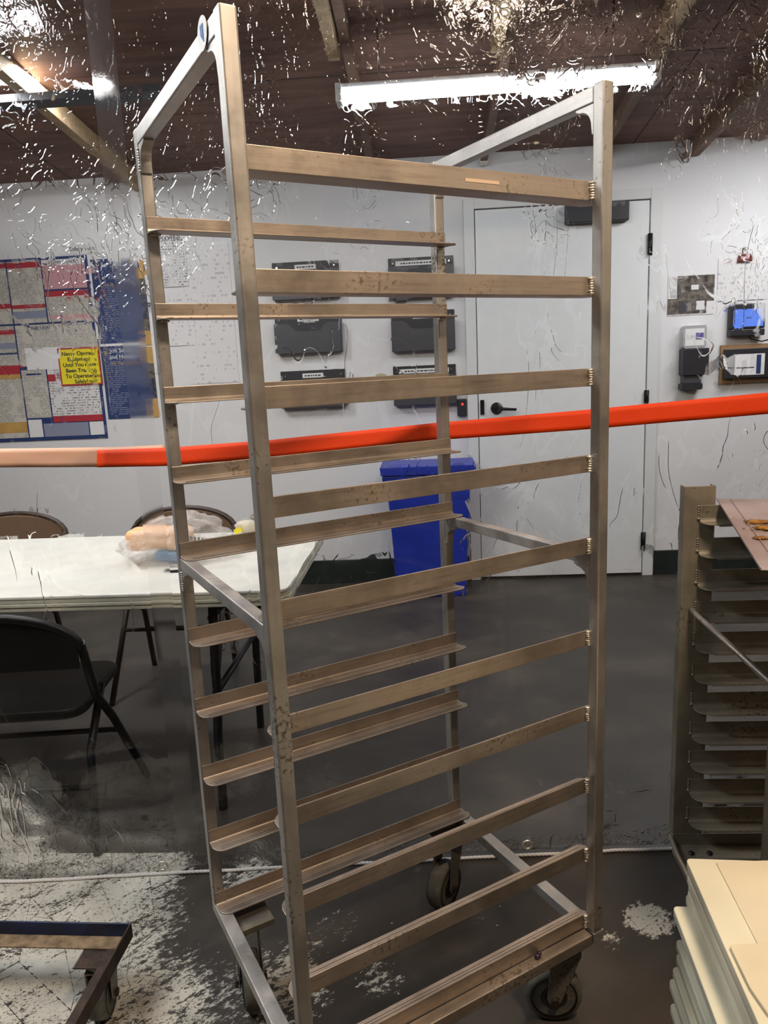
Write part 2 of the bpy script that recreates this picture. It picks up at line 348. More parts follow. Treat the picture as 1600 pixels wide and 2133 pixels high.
def print_mat(name, paper, ink, pitch=0.011, cut=0.45, scale=(60, 1, 1), strength=0.75):
    """pages of small print: rows broken into words and paragraphs"""
    m, nt, b = new_mat(name); L = nt.links
    tc = nt.nodes.new('ShaderNodeTexCoord'); sx = nt.nodes.new('ShaderNodeSeparateXYZ'); L.new(tc.outputs['Object'], sx.inputs[0])
    def mt(op, a, c=None):
        n = nt.nodes.new('ShaderNodeMath'); n.operation = op
        for i, v in enumerate((a, c)):
            if v is None: continue
            if isinstance(v, (int, float)): n.inputs[i].default_value = v
            else: L.new(v, n.inputs[i])
        return n.outputs[0]
    row = mt('DIVIDE', sx.outputs[2], pitch); fr = mt('FRACT', row); fl = mt('FLOOR', row)
    inrow = mt('LESS_THAN', fr, 0.5)
    cx = nt.nodes.new('ShaderNodeCombineXYZ'); L.new(mt('MULTIPLY', sx.outputs[0], scale[0]), cx.inputs[0]); L.new(mt('MULTIPLY', fl, 7.3), cx.inputs[1])
    n1 = N(nt, 'ShaderNodeTexNoise'); n1.inputs['Scale'].default_value = 2.0; L.new(cx.outputs[0], n1.inputs[0])
    w = mt('GREATER_THAN', n1.outputs[0], cut)
    n2 = N(nt, 'ShaderNodeTexNoise'); n2.inputs['Scale'].default_value = 9; L.new(tc.outputs['Object'], n2.inputs[0])
    para = mt('GREATER_THAN', n2.outputs[0], 0.44)
    f = mt('MULTIPLY', mt('MULTIPLY', mt('MULTIPLY', inrow, w), para), strength)
    mx = N(nt, 'ShaderNodeMix', data_type='RGBA'); L.new(f, mx.inputs[0]); mx.inputs[6].default_value = (*paper, 1); mx.inputs[7].default_value = (*ink, 1)
    L.new(mx.outputs[2], b.inputs['Base Color']); b.inputs['Roughness'].default_value = 0.5
    return m
M['print_cream'] = print_mat('cream_small_print', (0.60, 0.57, 0.50), (0.20, 0.19, 0.19), 0.010)
M['print_white'] = print_mat('white_small_print', (0.72, 0.71, 0.70), (0.12, 0.12, 0.14), 0.016, 0.5, (35, 1, 1))
M['print_faint'] = print_mat('faint_print', (0.76, 0.75, 0.75), (0.35, 0.30, 0.36), 0.026, 0.56, (22, 1, 1), 0.5)
M['print_navy'] = print_mat('navy_small_print', (0.020, 0.045, 0.15), (0.22, 0.24, 0.33), 0.013, 0.42, (40, 1, 1))

def film_mat(name, k_amp=1.0):
    """clear vinyl film: see-through and glossy on its wrinkled surface; sharp creases also bend the view"""
    m, nt, b = new_mat(name); L = nt.links; nt.nodes.remove(b)
    a = coords(nt, (1, 1, 1))
    def mth(op, p, q=None, clamp=False):
        n = nt.nodes.new('ShaderNodeMath'); n.operation = op; n.use_clamp = clamp
        for ii, v in enumerate((p, q)):
            if v is None: continue
            if isinstance(v, (int, float)): n.inputs[ii].default_value = v
            else: L.new(v, n.inputs[ii])
        return n.outputs[0]
    def nz_(src, scale, det, dist, rough=0.5):
        n = N(nt, 'ShaderNodeTexNoise'); n.inputs['Scale'].default_value = scale; n.inputs['Detail'].default_value = det
        n.inputs['Distortion'].default_value = dist; n.inputs['Roughness'].default_value = rough; L.new(src, n.inputs[0]); return n.outputs[0]
    def mr_(src, a0, a1, b0, b1):
        mr = nt.nodes.new('ShaderNodeMapRange'); mr.interpolation_type = 'SMOOTHSTEP'
        for ii, v in enumerate((a0, a1, b0, b1)): mr.inputs[ii + 1].default_value = v
        L.new(src, mr.inputs[0]); return mr.outputs[0]
    def crease(src, hi): return mr_(mth('ABSOLUTE', mth('SUBTRACT', src, 0.5)), 0, hi, 1, 0)
    def bumps(lst):
        nrm = None
        for hgt, dist in lst:
            bp = N(nt, 'ShaderNodeBump'); bp.inputs['Strength'].default_value = 1; bp.inputs['Distance'].default_value = dist * k_amp; L.new(hgt, bp.inputs['Height'])
            if nrm: L.new(nrm, bp.inputs['Normal'])
            nrm = bp.outputs[0]
        return nrm
    sx_ = nt.nodes.new('ShaderNodeSeparateXYZ'); L.new(a, sx_.inputs[0])
    up_ = mr_(sx_.outputs[2], 1.35, 1.85, 0.14, 1.0); foot = mr_(sx_.outputs[2], 0.02, 0.09, 0.9, 0.0)
    reg = mth('MAXIMUM', mth('MULTIPLY', mr_(nz_(a, 2.6, 2, 0), .45, .64, .12, 1.0), mr_(sx_.outputs[2], .35, 1.0, .18, 1.0)), foot)
    soft = nz_(a, 6, 2, .6)
    a2 = coords(nt, (1, 1, 0.5)); a3 = coords(nt, (1, 1, .8))
    c1 = mth('MULTIPLY', crease(nz_(a2, 6, 2, 1.3), 0.018), reg)
    c2 = mth('MULTIPLY', mth('MULTIPLY', crease(nz_(a3, 24, 1, 1.6), 0.05), reg), mth('MAXIMUM', up_, foot))
    fine = mth('MULTIPLY', mth('MULTIPLY', nz_(a3, 75, 2, 1.0), mr_(sx_.outputs[0], -.3, .5, 1.0, .55)), mth('MULTIPLY', reg, mth('MAXIMUM', up_, foot)))
    nrm = bumps(((soft, 0.0010), (c1, 0.0013), (c2, 0.0016), (fine, 0.0015)))
    fr = N(nt, 'ShaderNodeFresnel'); fr.inputs['IOR'].default_value = 1.5; L.new(nrm, fr.inputs['Normal'])
    tr_ = nt.nodes.new('ShaderNodeBsdfTransparent'); tr_.inputs[0].default_value = (0.94, 0.935, 0.93, 1)
    gl = nt.nodes.new('ShaderNodeBsdfGlossy'); gl.inputs['Roughness'].default_value = 0.04; L.new(nrm, gl.inputs['Normal'])
    base = nt.nodes.new('ShaderNodeMixShader'); L.new(mth('MULTIPLY', fr.outputs[0], 0.95, True), base.inputs[0]); L.new(tr_.outputs[0], base.inputs[1]); L.new(gl.outputs[0], base.inputs[2])
    rf = nt.nodes.new('ShaderNodeBsdfRefraction'); rf.inputs['IOR'].default_value = 1.05; rf.inputs['Roughness'].default_value = 0.0; L.new(nrm, rf.inputs['Normal'])
    wr = nt.nodes.new('ShaderNodeMixShader'); L.new(mth('MULTIPLY', fr.outputs[0], 0.95, True), wr.inputs[0]); L.new(rf.outputs[0], wr.inputs[1]); L.new(gl.outputs[0], wr.inputs[2])
    msk = mth('MAXIMUM', mr_(c1, .1, .3, 0, 1), mr_(c2, .1, .35, 0, 1))
    patch = mr_(nz_(a3, 20, 3, 1.2), .56, .60, 0, .9)
    msk = mth('MULTIPLY', mth('MAXIMUM', msk, mth('MULTIPLY', patch, reg), True), mr_(sx_.outputs[2], .30, .95, .0, 1.0))
    fin = nt.nodes.new('ShaderNodeMixShader'); L.new(msk, fin.inputs[0]); L.new(base.outputs[0], fin.inputs[1]); L.new(wr.outputs[0], fin.inputs[2])
    L.new(fin.outputs[0], nt.nodes['Material Output'].inputs[0]); return m
M['film'] = film_mat('clear_vinyl')
def frost():
    m, nt, b = new_mat('ribbed_vinyl_seam'); L = nt.links; nt.nodes.remove(b)
    co = coords(nt, (260, 260, 260)); v = N(nt, 'ShaderNodeTexChecker'); v.inputs['Scale'].default_value = 1; L.new(co, v.inputs[0])
    bp = N(nt, 'ShaderNodeBump'); bp.inputs['Strength'].default_value = 0.4; bp.inputs['Distance'].default_value = 0.0002; L.new(v.outputs[1], bp.inputs['Height'])
    rf = nt.nodes.new('ShaderNodeBsdfRefraction'); rf.inputs['IOR'].default_value = 1.04; rf.inputs['Roughness'].default_value = 0.35; rf.inputs[0].default_value = (.97, .965, .96, 1); L.new(bp.outputs[0], rf.inputs['Normal'])
    gl = nt.nodes.new('ShaderNodeBsdfGlossy'); gl.inputs['Roughness'].default_value = 0.3; L.new(bp.outputs[0], gl.inputs['Normal'])
    tp = nt.nodes.new('ShaderNodeBsdfTransparent')
    m0 = nt.nodes.new('ShaderNodeMixShader'); m0.inputs[0].default_value = .25; L.new(rf.outputs[0], m0.inputs[1]); L.new(tp.outputs[0], m0.inputs[2])
    mx = nt.nodes.new('ShaderNodeMixShader'); mx.inputs[0].default_value = .025; L.new(m0.outputs[0], mx.inputs[1]); L.new(gl.outputs[0], mx.inputs[2])
    L.new(mx.outputs[0], nt.nodes['Material Output'].inputs[0]); return m
M['frost'] = frost()
def bag_mat():
    m, nt, b = new_mat('thin_white_bag'); L = nt.links
    b.inputs['Base Color'].default_value = (0.86, 0.84, 0.82, 1); b.inputs['Roughness'].default_value = 0.35; b.inputs['Alpha'].default_value = 0.30
    co = coords(nt); n = N(nt, 'ShaderNodeTexNoise'); n.inputs['Scale'].default_value = 18; n.inputs['Detail'].default_value = 4; n.inputs['Distortion'].default_value = 1.5; L.new(co, n.inputs[0])
    bp = N(nt, 'ShaderNodeBump'); bp.inputs['Strength'].default_value = 1; bp.inputs['Distance'].default_value = 0.02; L.new(n.outputs[0], bp.inputs['Height']); L.new(bp.outputs[0], b.inputs['Normal'])
    return m
M['bag'] = bag_mat()
def poly_mat(name, col):
    m, nt, b = new_mat(name); L = nt.links
    co = coords(nt); n = N(nt, 'ShaderNodeTexNoise'); n.inputs['Scale'].default_value = 5; n.inputs['Detail'].default_value = 6; L.new(co, n.inputs[0])
    r = ramp(nt, [(0.3, tuple(c * 0.86 for c in col)), (0.65, col)], n.outputs[0]); L.new(r.outputs[0], b.inputs['Base Color'])
    b.inputs['Roughness'].default_value = 0.38; b.inputs['Subsurface Weight'].default_value = 0.25; b.inputs['Subsurface Radius'].default_value = (0.01, 0.01, 0.008); b.inputs['Subsurface Scale'].default_value = 0.6
    return m
M['board_a'] = poly_mat('cream_board_plastic', (0.88, 0.82, 0.62)); M['board_b'] = poly_mat('pale_green_board_plastic', (0.80, 0.78, 0.62)); M['board_c'] = poly_mat('grey_board_plastic', (0.66, 0.62, 0.49))
M['sheet_plastic'] = poly_mat('cream_sheet_plastic', (0.86, 0.76, 0.55))
def tray_mat():
    m, nt, b = new_mat('worn_baking_tray'); L = nt.links
    co = coords(nt); n = N(nt, 'ShaderNodeTexNoise'); n.inputs['Scale'].default_value = 7; n.inputs['Detail'].default_value = 6; L.new(co, n.inputs[0])
    r = ramp(nt, [(0.3, (0.40, 0.29, 0.24)), (0.6, (0.58, 0.47, 0.42))], n.outputs[0])
    L.new(r.outputs[0], b.inputs['Base Color']); b.inputs['Metallic'].default_value = 0.7; b.inputs['Roughness'].default_value = 0.4; return m
M['tray'] = tray_mat()
M['crust'] = plain('golden_crust', (0.36, 0.17, 0.03), 0.8, noise_amt=0.5, nscale=90)

def text(s, size, mat, parent, loc, rot=(math.pi / 2, 0, 0), align='CENTER', name='lettering', ext=0.0006, bold=0.0):
    cu = bpy.data.curves.new(name, 'FONT'); cu.body = s; cu.size = size; cu.align_x = align; cu.align_y = 'CENTER'; cu.extrude = ext; cu.offset = bold
    t = bpy.data.objects.new('tmp', cu); C.objects.link(t)
    dg = bpy.context.evaluated_depsgraph_get(); me = bpy.data.meshes.new_from_object(t.evaluated_get(dg))
    bpy.data.objects.remove(t)
    o = bpy.data.objects.new(name, me); me.materials.clear(); me.materials.append(mat); C.objects.link(o); o.parent = parent; o.location = loc; o.rotation_euler = rot
    return o

# ================================================================== SETTING
b = MB(); b.box(-6, 7.5, -5, 6, -0.05, 0); struct(b.build('floor', M['floor']))
# back wall (local x along the wall, y away from the viewer)
b = MB(); b.box(-7, 4, 0, 0.12, 0, WALL_TOP + 0.1); struct(b.build('wall_back', M['wall'], loc=WALL0, rz=A_ROOM))
# roof boards sloping down to the wall
b = MB()
RL = 8.0
mt = Matrix.Translation((0, 0, WALL_TOP)) @ Matrix.Rotation(math.atan(-SLOPE), 4, 'X')
b.box(-7, 4, -RL, 0.15, 0, 0.03, mat=mt)
struct(b.build('ceiling', M['ply'], loc=WALL0, rz=A_ROOM))
def deck_z(n): return WALL_TOP - SLOPE * n          # n negative towards the viewer
def deck_sn(px, py, drop=0.0):                        # point on the roof boards in (s, n)
    Nn = Vector((0, 0, 1)) + NV * SLOPE
    q = hit(px, py, WALL0 + Vector((0, 0, WALL_TOP - drop)), Nn) - WALL0
    return q.dot(TV), q.dot(NV)
# seams between the roof sheets
b = MB()
for (px, py) in ((300, 185), (900, 40), (1300, 120)):
    s_, n_ = deck_sn(px, py)
seam_n = deck_sn(250, 190)[1]
b.box(-7, 4, seam_n - 0.003, seam_n + 0.003, deck_z(seam_n) - 0.0015, deck_z(seam_n) + 0.01)
for s_ in (-2.9, 0.4): b.box(s_ - 0.003, s_ + 0.003, -4, 0, -0.0015, 0.006, mat=mt)
struct(b.build('trim_1', M['dark_gap'], loc=WALL0, rz=A_ROOM))
# baseboards, each side of the door
ds0, dz0 = wall_sz(1003, 1205); ds1, _ = wall_sz(1335, 1198); _, dtop = wall_sz(1180, 427)
_, bz = wall_sz(700, 1166)
b = MB(); b.box(-6.9, ds0 - 0.075, -0.012, 0, 0, bz); struct(b.build('baseboard_left', M['green_base'], loc=WALL0, rz=A_ROOM, bevel=0.003))
b = MB(); b.box(ds1 + 0.075, 3.9, -0.012, 0, 0, bz); struct(b.build('baseboard_right', M['green_base'], loc=WALL0, rz=A_ROOM, bevel=0.003))
# the door
door = thing('door_1', None, None, WALL0 + TV * ((ds0 + ds1) / 2), A_ROOM); door['kind'] = 'structure'
hw = (ds1 - ds0) / 2
b = MB(); b.box(-hw - 0.004, hw + 0.004, -0.004, -0.001, 0.0, dtop + 0.004); b.build('door_gap', M['dark_gap'], door)
b = MB(); b.box(-hw + 0.003, hw - 0.003, -0.02, -0.005, 0.018, dtop - 0.003); b.build('door_panel', M['door_white'], door, 0.002)
b = MB(); b.box(-hw - 0.065, -hw - 0.002, -0.028, -0.001, 0, dtop + 0.06); b.box(hw + 0.002, hw + 0.065, -0.028, -0.001, 0, dtop + 0.06); b.box(-hw - 0.002, hw + 0.002, -0.028, -0.001, dtop + 0.003, dtop + 0.06)
b.build('door_frame', M['trim_white'], door, 0.003)
b = MB(); c0, cz1 = wall_sz(1174, 430); c1, cz0 = wall_sz(1304, 463); mid = (ds0 + ds1) / 2
b.box(c0 - mid, c1 - mid, -0.075, -0.02, cz0, cz1); b.build('door_closer', M['black_plastic'], door, 0.006)
for (py0, py1) in ((488, 533), (812, 838), (1106, 1142)):
    z1 = wall_sz(1350, py0)[1]; z0 = wall_sz(1350, py1)[1]
    b = MB(); b.tube([(hw + 0.001, -0.036, z0), (hw + 0.001, -0.036, z1)], 0.009, 10); b.box(hw - 0.014, hw + 0.014, -0.034, -0.0285, z0, z1); b.build('hinge', M['black_metal'], door)
ks, kz = wall_sz(1034, 850)
b = MB(); mr = Matrix.Translation((ks - mid, -0.02, kz)) @ Matrix.Rotation(math.pi / 2, 4, 'X')
b.lathe([(0.036, 0), (0.036, 0.01), (0.018, 0.02), (0.014, 0.045)], 24, mr)
b.tube([(ks - mid, -0.06, kz), (ks - mid + 0.04, -0.065, kz - 0.004), (ks - mid + 0.115, -0.06, kz - 0.010)], [0.011, 0.010, 0.008], 10); b.build('door_handle', M['black_metal'], door)
b = MB(); ls, lz = wall_sz(1004, 848); b.box(ls - mid - 0.012, ls - mid + 0.012, -0.034, -0.0285, lz - 0.045, lz + 0.045); b.build('strike_plate', M['black_metal'], door, 0.002)

# rafters: whole ones on the left and right, short pale ones over the middle, brown ones carrying on
gap = None
s_mid, _n = deck_sn(772, 330); s_mid2, _ = deck_sn(1006, 326)
gap = 0.0
def rafter(name, s0, n0, n1, w, h, mat, label, group=None, hang=False, drop=0.0):
    t = thing(name, label, 'rafter', WALL0 + TV * s0, A_ROOM, group)
    b = MB(); b.box(-w / 2, w / 2, n0, n1, -h - drop, -0.002 - drop, mat=Matrix.Translation((0, 0, WALL_TOP)) @ Matrix.Rotation(math.atan(-SLOPE), 4, 'X'))
    b.build('beam', mat, t, 0.002)
    if hang:
        b = MB(); b.box(-w / 2 - 0.003, w / 2 + 0.003, -0.075, -0.012, -h - 0.006, -h * 0.35, mat=Matrix.Translation((0, 0, WALL_TOP)) @ Matrix.Rotation(math.atan(-SLOPE), 4, 'X'))
        b.build('joist_hanger', M['weld'], t, 0.001)
    return t
S = [deck_sn(x, y, 0.11) for x, y in ((697, 128), (1034, 112), (1383, 92))]
pale_lab = ['pale pine rafter end coming down left of the lit tube lamp', 'pale pine rafter end hanging above the middle of the lit tube lamp', 'pale pine rafter end above the right end of the lit tube lamp']
for (s_, n_), lb in zip(S, pale_lab): rafter('short_rafter', s_, -4.5, n_, 0.045, 0.11, M['wood_light'], lb)
sl = [S[0][0], S[1][0], S[2][0]]; dS = (sl[2] - sl[0]) / 2
labs = ['brown rafter running to the wall left of the door', 'brown rafter running to the wall above the door', 'brown rafter running to the wall right of the door closer']
for s_, lb in zip(sl, labs): rafter('rafter', s_ + 0.05, -4.5, -0.002, 0.04, 0.07, M['rafter_brown'], lb, hang=True)
for k, (x, y), lb in ((0, (1455, 282), 'full length pine rafter meeting the wall at the far right'), (1, (205, 292), 'full length pine rafter meeting the wall above the labour law posters')):
    s_ = deck_sn(x, y)[0]; rafter('rafter', s_, -4.5, -0.002, 0.05, 0.09, M['wood_light'] if k else M['rafter_brown'], lb)
# dark duct under the roof at the left
a0 = deck_sn(0, 140); a1 = deck_sn(345, 128)
b = MB(); b.box(a1[0] - 3, a1[0] + 0.05, a1[1] - 0.05, a1[1] + 0.05, deck_z(a1[1]) - 0.13, deck_z(a1[1]) - 0.10)
tag(b.build('metal_strap', M['dark_pipe'], loc=WALL0, rz=A_ROOM), 'dark flat steel strap running under the rafters at upper left', 'strap')

# ---------------------------------------------------------------- hanging tube lamp
lc = Vector((1.625, 1.54, 2.425))
lt = thing('tube_lamp', 'lit fluorescent tube lamp hanging from the roof behind the clear curtain', 'lamp', lc, A_ROOM)
b = MB(); b.box(-0.61, 0.61, -0.036, 0.036, 0.012, 0.032); b.build('housing', M['housing'], lt, 0.004)
for sx in (-1, 1):
    b = MB(); b.box(sx * 0.61 - 0.012, sx * 0.61 + 0.012, -0.042, 0.042, -0.036, 0.034); b.build('end_cap', M['housing'], lt, 0.004)
b = MB()
pr = [(0.038 * math.cos(math.radians(a)), 0.011 + 0.042 * math.sin(math.radians(a))) for a in range(180, 361, 15)]
b.prism(pr, 'x', -0.596, 0.596); o = b.build('diffuser', M['lit_tube'], lt)
for sx in (-0.45, 0.45):
    top = 2.555 - SLOPE * ((lc + TV * sx - WALL0).dot(NV)) - lc.z
    b = MB(); b.tube([(sx, 0, 0.031), (sx, 0, top)], 0.004, 6); b.build('hanging_rod', M['chrome'], lt)

# ================================================================== THINGS ON THE BACK WALL
def on_wall(px0, py0, px1, py1):
    """rectangle on the wall from two pixel corners: centre (s,z), half width, half height"""
    s0, z0 = wall_sz(px0, py1); s1, z1 = wall_sz(px1, py0)
    sm, _ = wall_sz((px0 + px1) / 2, (py0 + py1) / 2)
    return (s0 + s1) / 2, (z0 + z1) / 2, (s1 - s0) / 2, (z1 - z0) / 2
def wall_thing(name, label, cat, s, z, group=None):
    return thing(name, label, cat, WALLF + TV * s + Vector((0, 0, z)), A_ROOM, group)
def wall_flat(name, label, cat, boxes, mats, s, z, group=None, bevel=0):
    b = MB()
    for bx in boxes: b.box(*bx)
    o = b.build(name, mats, loc=WALLF + TV * s + Vector((0, 0, z)), rz=A_ROOM, bevel=bevel)
    return tag(o, label, cat, group)

# labour law board
s0, z1 = wall_sz(-60, 545); s1, _ = wall_sz(192, 538); s1b, z0 = wall_sz(216, 912)
ws = (s1 + s1b) / 2; w = ws - (-0.0) ; sL = wall_sz(-170, 730)[0]
W_ = ws - sL; H_ = z1 - z0
mats = [M['navy'], M['print_cream'], M['red'], M['pink'], M['greyblue'], M['orange_ink'], M['paper'], M['print_white']]
bx = [(0, W_, -0.006, 0, 0, H_, 0)]
def panel(u0, u1, v0, v1, m, d=0.0075): bx.append((u0 * W_, u1 * W_, -d, -0.006, v0 * H_, v1 * H_, m))
g = 0.007
panel(g, .30, .02, .98, 1)
panel(g, .30, .86, .90, 2, .0085); panel(g, .30, .93, .99, 4, .0085); panel(g, .30, .62, .645, 2, .0085); panel(g, .30, .40, .43, 2, .0085); panel(g, .30, .15, .16, 0, .0085)
panel(.31, .555, .655, .985, 1); panel(.31, .555, .955, .98, 2, .0085); panel(.31, .555, .74, .765, 2, .0085)
panel(.31, .555, .50, .645, 1); panel(.31, .555, .60, .625, 2, .0085); panel(.31, .555, .52, .555, 4, .0085)
panel(.31, .555, .02, .49, 1); panel(.31, .555, .38, .43, 2, .0085); panel(.31, .555, .355, .38, 5, .0085); panel(.31, .555, .05, .11, 5, .0085)
panel(.563, .745, .655, .985, 1); panel(.563, .745, .95, .98, 2, .0085); panel(.563, .745, .735, .755, 2, .0085); panel(.563, .745, .68, .72, 4, .0085)
panel(.753, .985, .83, .985, 3); panel(.753, .985, .955, .985, 6, .0085)
panel(.753, .985, .655, .82, 1); panel(.753, .985, .79, .82, 2, .0085); panel(.765, .97, .67, .69, 3, .0085)
panel(.563, .985, .42, .645, 1); panel(.60, .80, .40, .52, 6, .0085)
panel(.563, .70, .13, .40, 1); panel(.59, .67, .37, .38, 0, .0085)
panel(.708, .985, .13, .40, 7); panel(.708, .985, .10, .135, 2, .0085); panel(.708, .75, .33, .37, 2, .0085)
panel(.563, .64, .02, .12, 6); panel(.648, .90, .02, .095, 4); panel(.907, .985, .02, .095, 6)
o = MB()
for q in bx: o.box(*q)
poster = tag(o.build('labour_law_poster', mats, loc=WALLF + TV * sL + Vector((0, 0, z0)), rz=A_ROOM), 'wide cream and red labour law poster with navy grid lines on the wall', 'poster')
text('THE LAW', 0.030, M['navy'], poster, (0.70 * W_, -0.0085, 0.625 * H_))
text('UNEMPLOYMENT', 0.026, M['ink'], poster, (0.868 * W_, -0.0095, 0.968 * H_))
# yellow sign
s, z, hw_, hh = on_wall(131, 722, 207, 804)
y = wall_thing('safety_sign', 'yellow sign with red border lying over the labour law poster', 'sign', s, z)
b = MB(); b.box(-hw_, hw_, -0.014, -0.010, -hh, hh); b.build('border', M['red'], y)
b = MB(); b.box(-hw_ + .009, hw_ - .009, -0.0155, -0.0141, -hh + .009, hh - .009); b.build('card', M['yellow'], y)
for i, ln in enumerate(('Never Operate', 'Equipment', 'Until You Have', 'Been Trained', 'To Operate It', 'Safely!')):
    text(ln, 0.034, M['ink'], y, (0, -0.0165, hh - 0.036 - i * 0.0345), bold=0.0006)
# small paper label above it
s, z, hw_, hh = on_wall(128, 505, 216, 532)
pl = wall_thing('name_plate', 'small white laminated label with black words above the labour law poster', 'label', s, z)
b = MB(); b.box(-hw_, hw_, -0.003, 0, -hh, hh); b.build('plate', plain('laminated_paper', (0.80, 0.80, 0.79), 0.08), pl)
text('Safety First', 0.036, M['ink'], pl, (0, -0.0045, 0))
# navy safety poster with ochre picture column
sA, zA = wall_sz(193, 541); sB, _ = wall_sz(298, 537); sC, zC = wall_sz(222, 873); sD, _ = wall_sz(332, 869)
s_l = (sA + sC) / 2; s_r = (sB + sD) / 2; W2_ = s_r - s_l; H2 = zA - zC
b = MB(); b.box(0, W2_ * .76, -0.004, 0, 0, H2, 0)
o1 = W2_ * .76
for k, (v0, v1, mi) in enumerate(((.87, 1, 1), (.77, .87, 2), (.62, .77, 3), (.55, .62, 2), (.46, .55, 1), (.345, .45, 1), (.25, .345, 2), (.12, .25, 3), (0, .12, 1))):
    b.box(o1, W2_, -0.004, 0, v0 * H2, v1 * H2, mi)
b.box(0, o1, -0.005, -0.004, .465 * H2, .48 * H2, 4); b.box(.05 * W2_, o1, -0.0048, -0.004, .02 * H2, .85 * H2, 5)
sp = tag(b.build('safety_poster', [M['navy'], M['orange_ink'], M['photo_dark'], M['photo_navy'], M['paper'], M['print_navy']], loc=WALLF + TV * s_l + Vector((0, 0, zC)), rz=A_ROOM), 'tall navy poster with an ochre picture column left of the steel rack post', 'poster')
for i, (ln, mm, zz, sz) in enumerate((('Seguridad', 'white_ink', .965, .034), ('y Salud en', 'white_ink', .925, .034), ('el Trabajo', 'white_ink', .887, .034), ('¡Es la Ley!', 'orange_ink', .845, .034), ('Job Safety', 'white_ink', .435, .036), ('and Health', 'white_ink', .395, .036), ("It's the Law!", 'orange_ink', .355, .030))):
    text(ln, sz, M[mm], sp, (.40 * W2_, -0.0055, zz * H2))
# white notices behind the left posts
s, z, hw_, hh = on_wall(316, 488, 384, 600)
o = wall_flat('notice', 'white notice headed with big capitals beside the rack post', 'notice', [(-hw_, hw_, -0.0075, -0.0045, -hh, hh)], [M['print_white']], s, z)
text('EMPLOYED?', 0.036, M['ink'], o, (0.01, -0.0085, hh - 0.02))
s, z, hw_, hh = on_wall(335, 606, 400, 722)
wall_flat('notice', 'white notice with reddish small print under the capital-headed one', 'notice', [(-hw_, hw_, -0.0042, -.0025, -hh, hh)], [M['print_faint']], s, z)
s, z, hw_, hh = on_wall(402, 505, 475, 800)
wall_flat('notice', 'tall pale notice between the two left rack posts', 'notice', [(-hw_, hw_, -0.002, 0, -hh, hh)], [M['print_faint']], s, z)

# six wall file holders
def file_holder(px0, py0, px1, py1, label, wide):
    s, z, hw_, hh = on_wall(px0, py0, px1, py1)
    t = wall_thing('file_holder', label, 'file holder', s, z, 'black wall file holders in two columns of three')
    b = MB(); b.box(-hw_, hw_, -0.008, 0, -hh * 0.4, hh); b.build('back_plate', M['black_plastic'], t, 0.002)
    # front pocket with a scooped rim
    b = MB(); n = 16; prof = []
    zt = hh * 0.52
    for k in range(n + 1):
        u = -hw_ + 2 * hw_ * k / n; e = min(1, max(0, (0.62 - abs(u / hw_)) / 0.32)); prof.append((u, zt - 0.05 * (e * e * (3 - 2 * e))))
    poly = [(hw_, -hh), (-hw_, -hh)] + prof
    b.prism([(p[0] * 0.96 if p[1] < -hh * .5 else p[0], p[1]) for p in poly], 'y', -0.058, -0.052)
    b.box(-hw_, -hw_ + 0.005, -0.052, -0.008, -hh, zt); b.box(hw_ - 0.005, hw_, -0.052, -0.008, -hh, zt); b.box(-hw_, hw_, -0.052, -0.0, -hh, -hh + 0.005)
    b.build('pocket', M['grey_plastic'], t)
    b = MB(); lw = hw_ * (0.78 if wide else 0.32); b.box(-lw, lw * 1.0, -0.0095, -0.0081, hh - 0.045, hh - 0.018); lb = b.build('label_strip', M['paper'], t); 
    for k in range(7):
        pass
    b = MB()
    x = -lw * .8
    while x < lw * .8:
        wd_ = random.uniform(.008, .022); b.box(x, min(x + wd_, lw * .85), -0.0102, -0.0096, hh - 0.036, hh - 0.028); x += wd_ + .005
    b.build('printed_words', M['ink'], lb)
    for sx in (-1, 1):
        b = MB(); b.lathe([(0.006, 0), (0.006, 0.004)], 12, Matrix.Translation((sx * hw_ * .86, -0.008, hh - 0.03)) @ Matrix.Rotation(math.pi / 2, 4, 'X')); b.build('screw', M['chrome'], t)
file_holder(572, 541, 705, 627, 'black wall file holder at the top of the left column', False)
file_holder(812, 532, 944, 624, 'black wall file holder with a long pink label, top of the right column', True)
file_holder(578, 650, 711, 738, 'black wall file holder in the middle of the left column', False)
file_holder(818, 644, 946, 733, 'black wall file holder in the middle of the right column', False)
file_holder(590, 768, 719, 850, 'black wall file holder at the bottom of the left column', False)
file_holder(822, 758, 949, 844, 'black wall file holder with a wide white label, bottom of the right column', True)
# scrap of yellow paper
s, z, hw_, hh = on_wall(778, 777, 806, 788)
b = MB(); b.prism([(-hw_, -hh), (hw_, -hh), (hw_ * .9, hh * .4), (hw_ * .2, hh), (-hw_ * .6, hh * .5)], 'y', -0.002, 0)
tag(b.build('paper_scrap', plain('yellowed_paper', (0.45, 0.42, 0.25), 0.7), loc=WALLF + TV * s + Vector((0, 0, z)), rz=A_ROOM), 'torn yellowish paper scrap on the wall between the bottom file holders', 'paper')
# door bell / reader box
s, z, hw_, hh = on_wall(953, 830, 971, 866)
t = wall_thing('card_reader', 'small black reader box with a red light left of the door', 'reader', s, z)
b = MB(); b.box(-hw_, hw_, -0.03, 0, -hh, hh); b.build('case', M['black_plastic'], t, 0.004)
b = MB(); b.box(-0.004, 0.010, -0.032, -0.0301, hh * .25, hh * .5); b.build('indicator_light', M['red_led'], t)
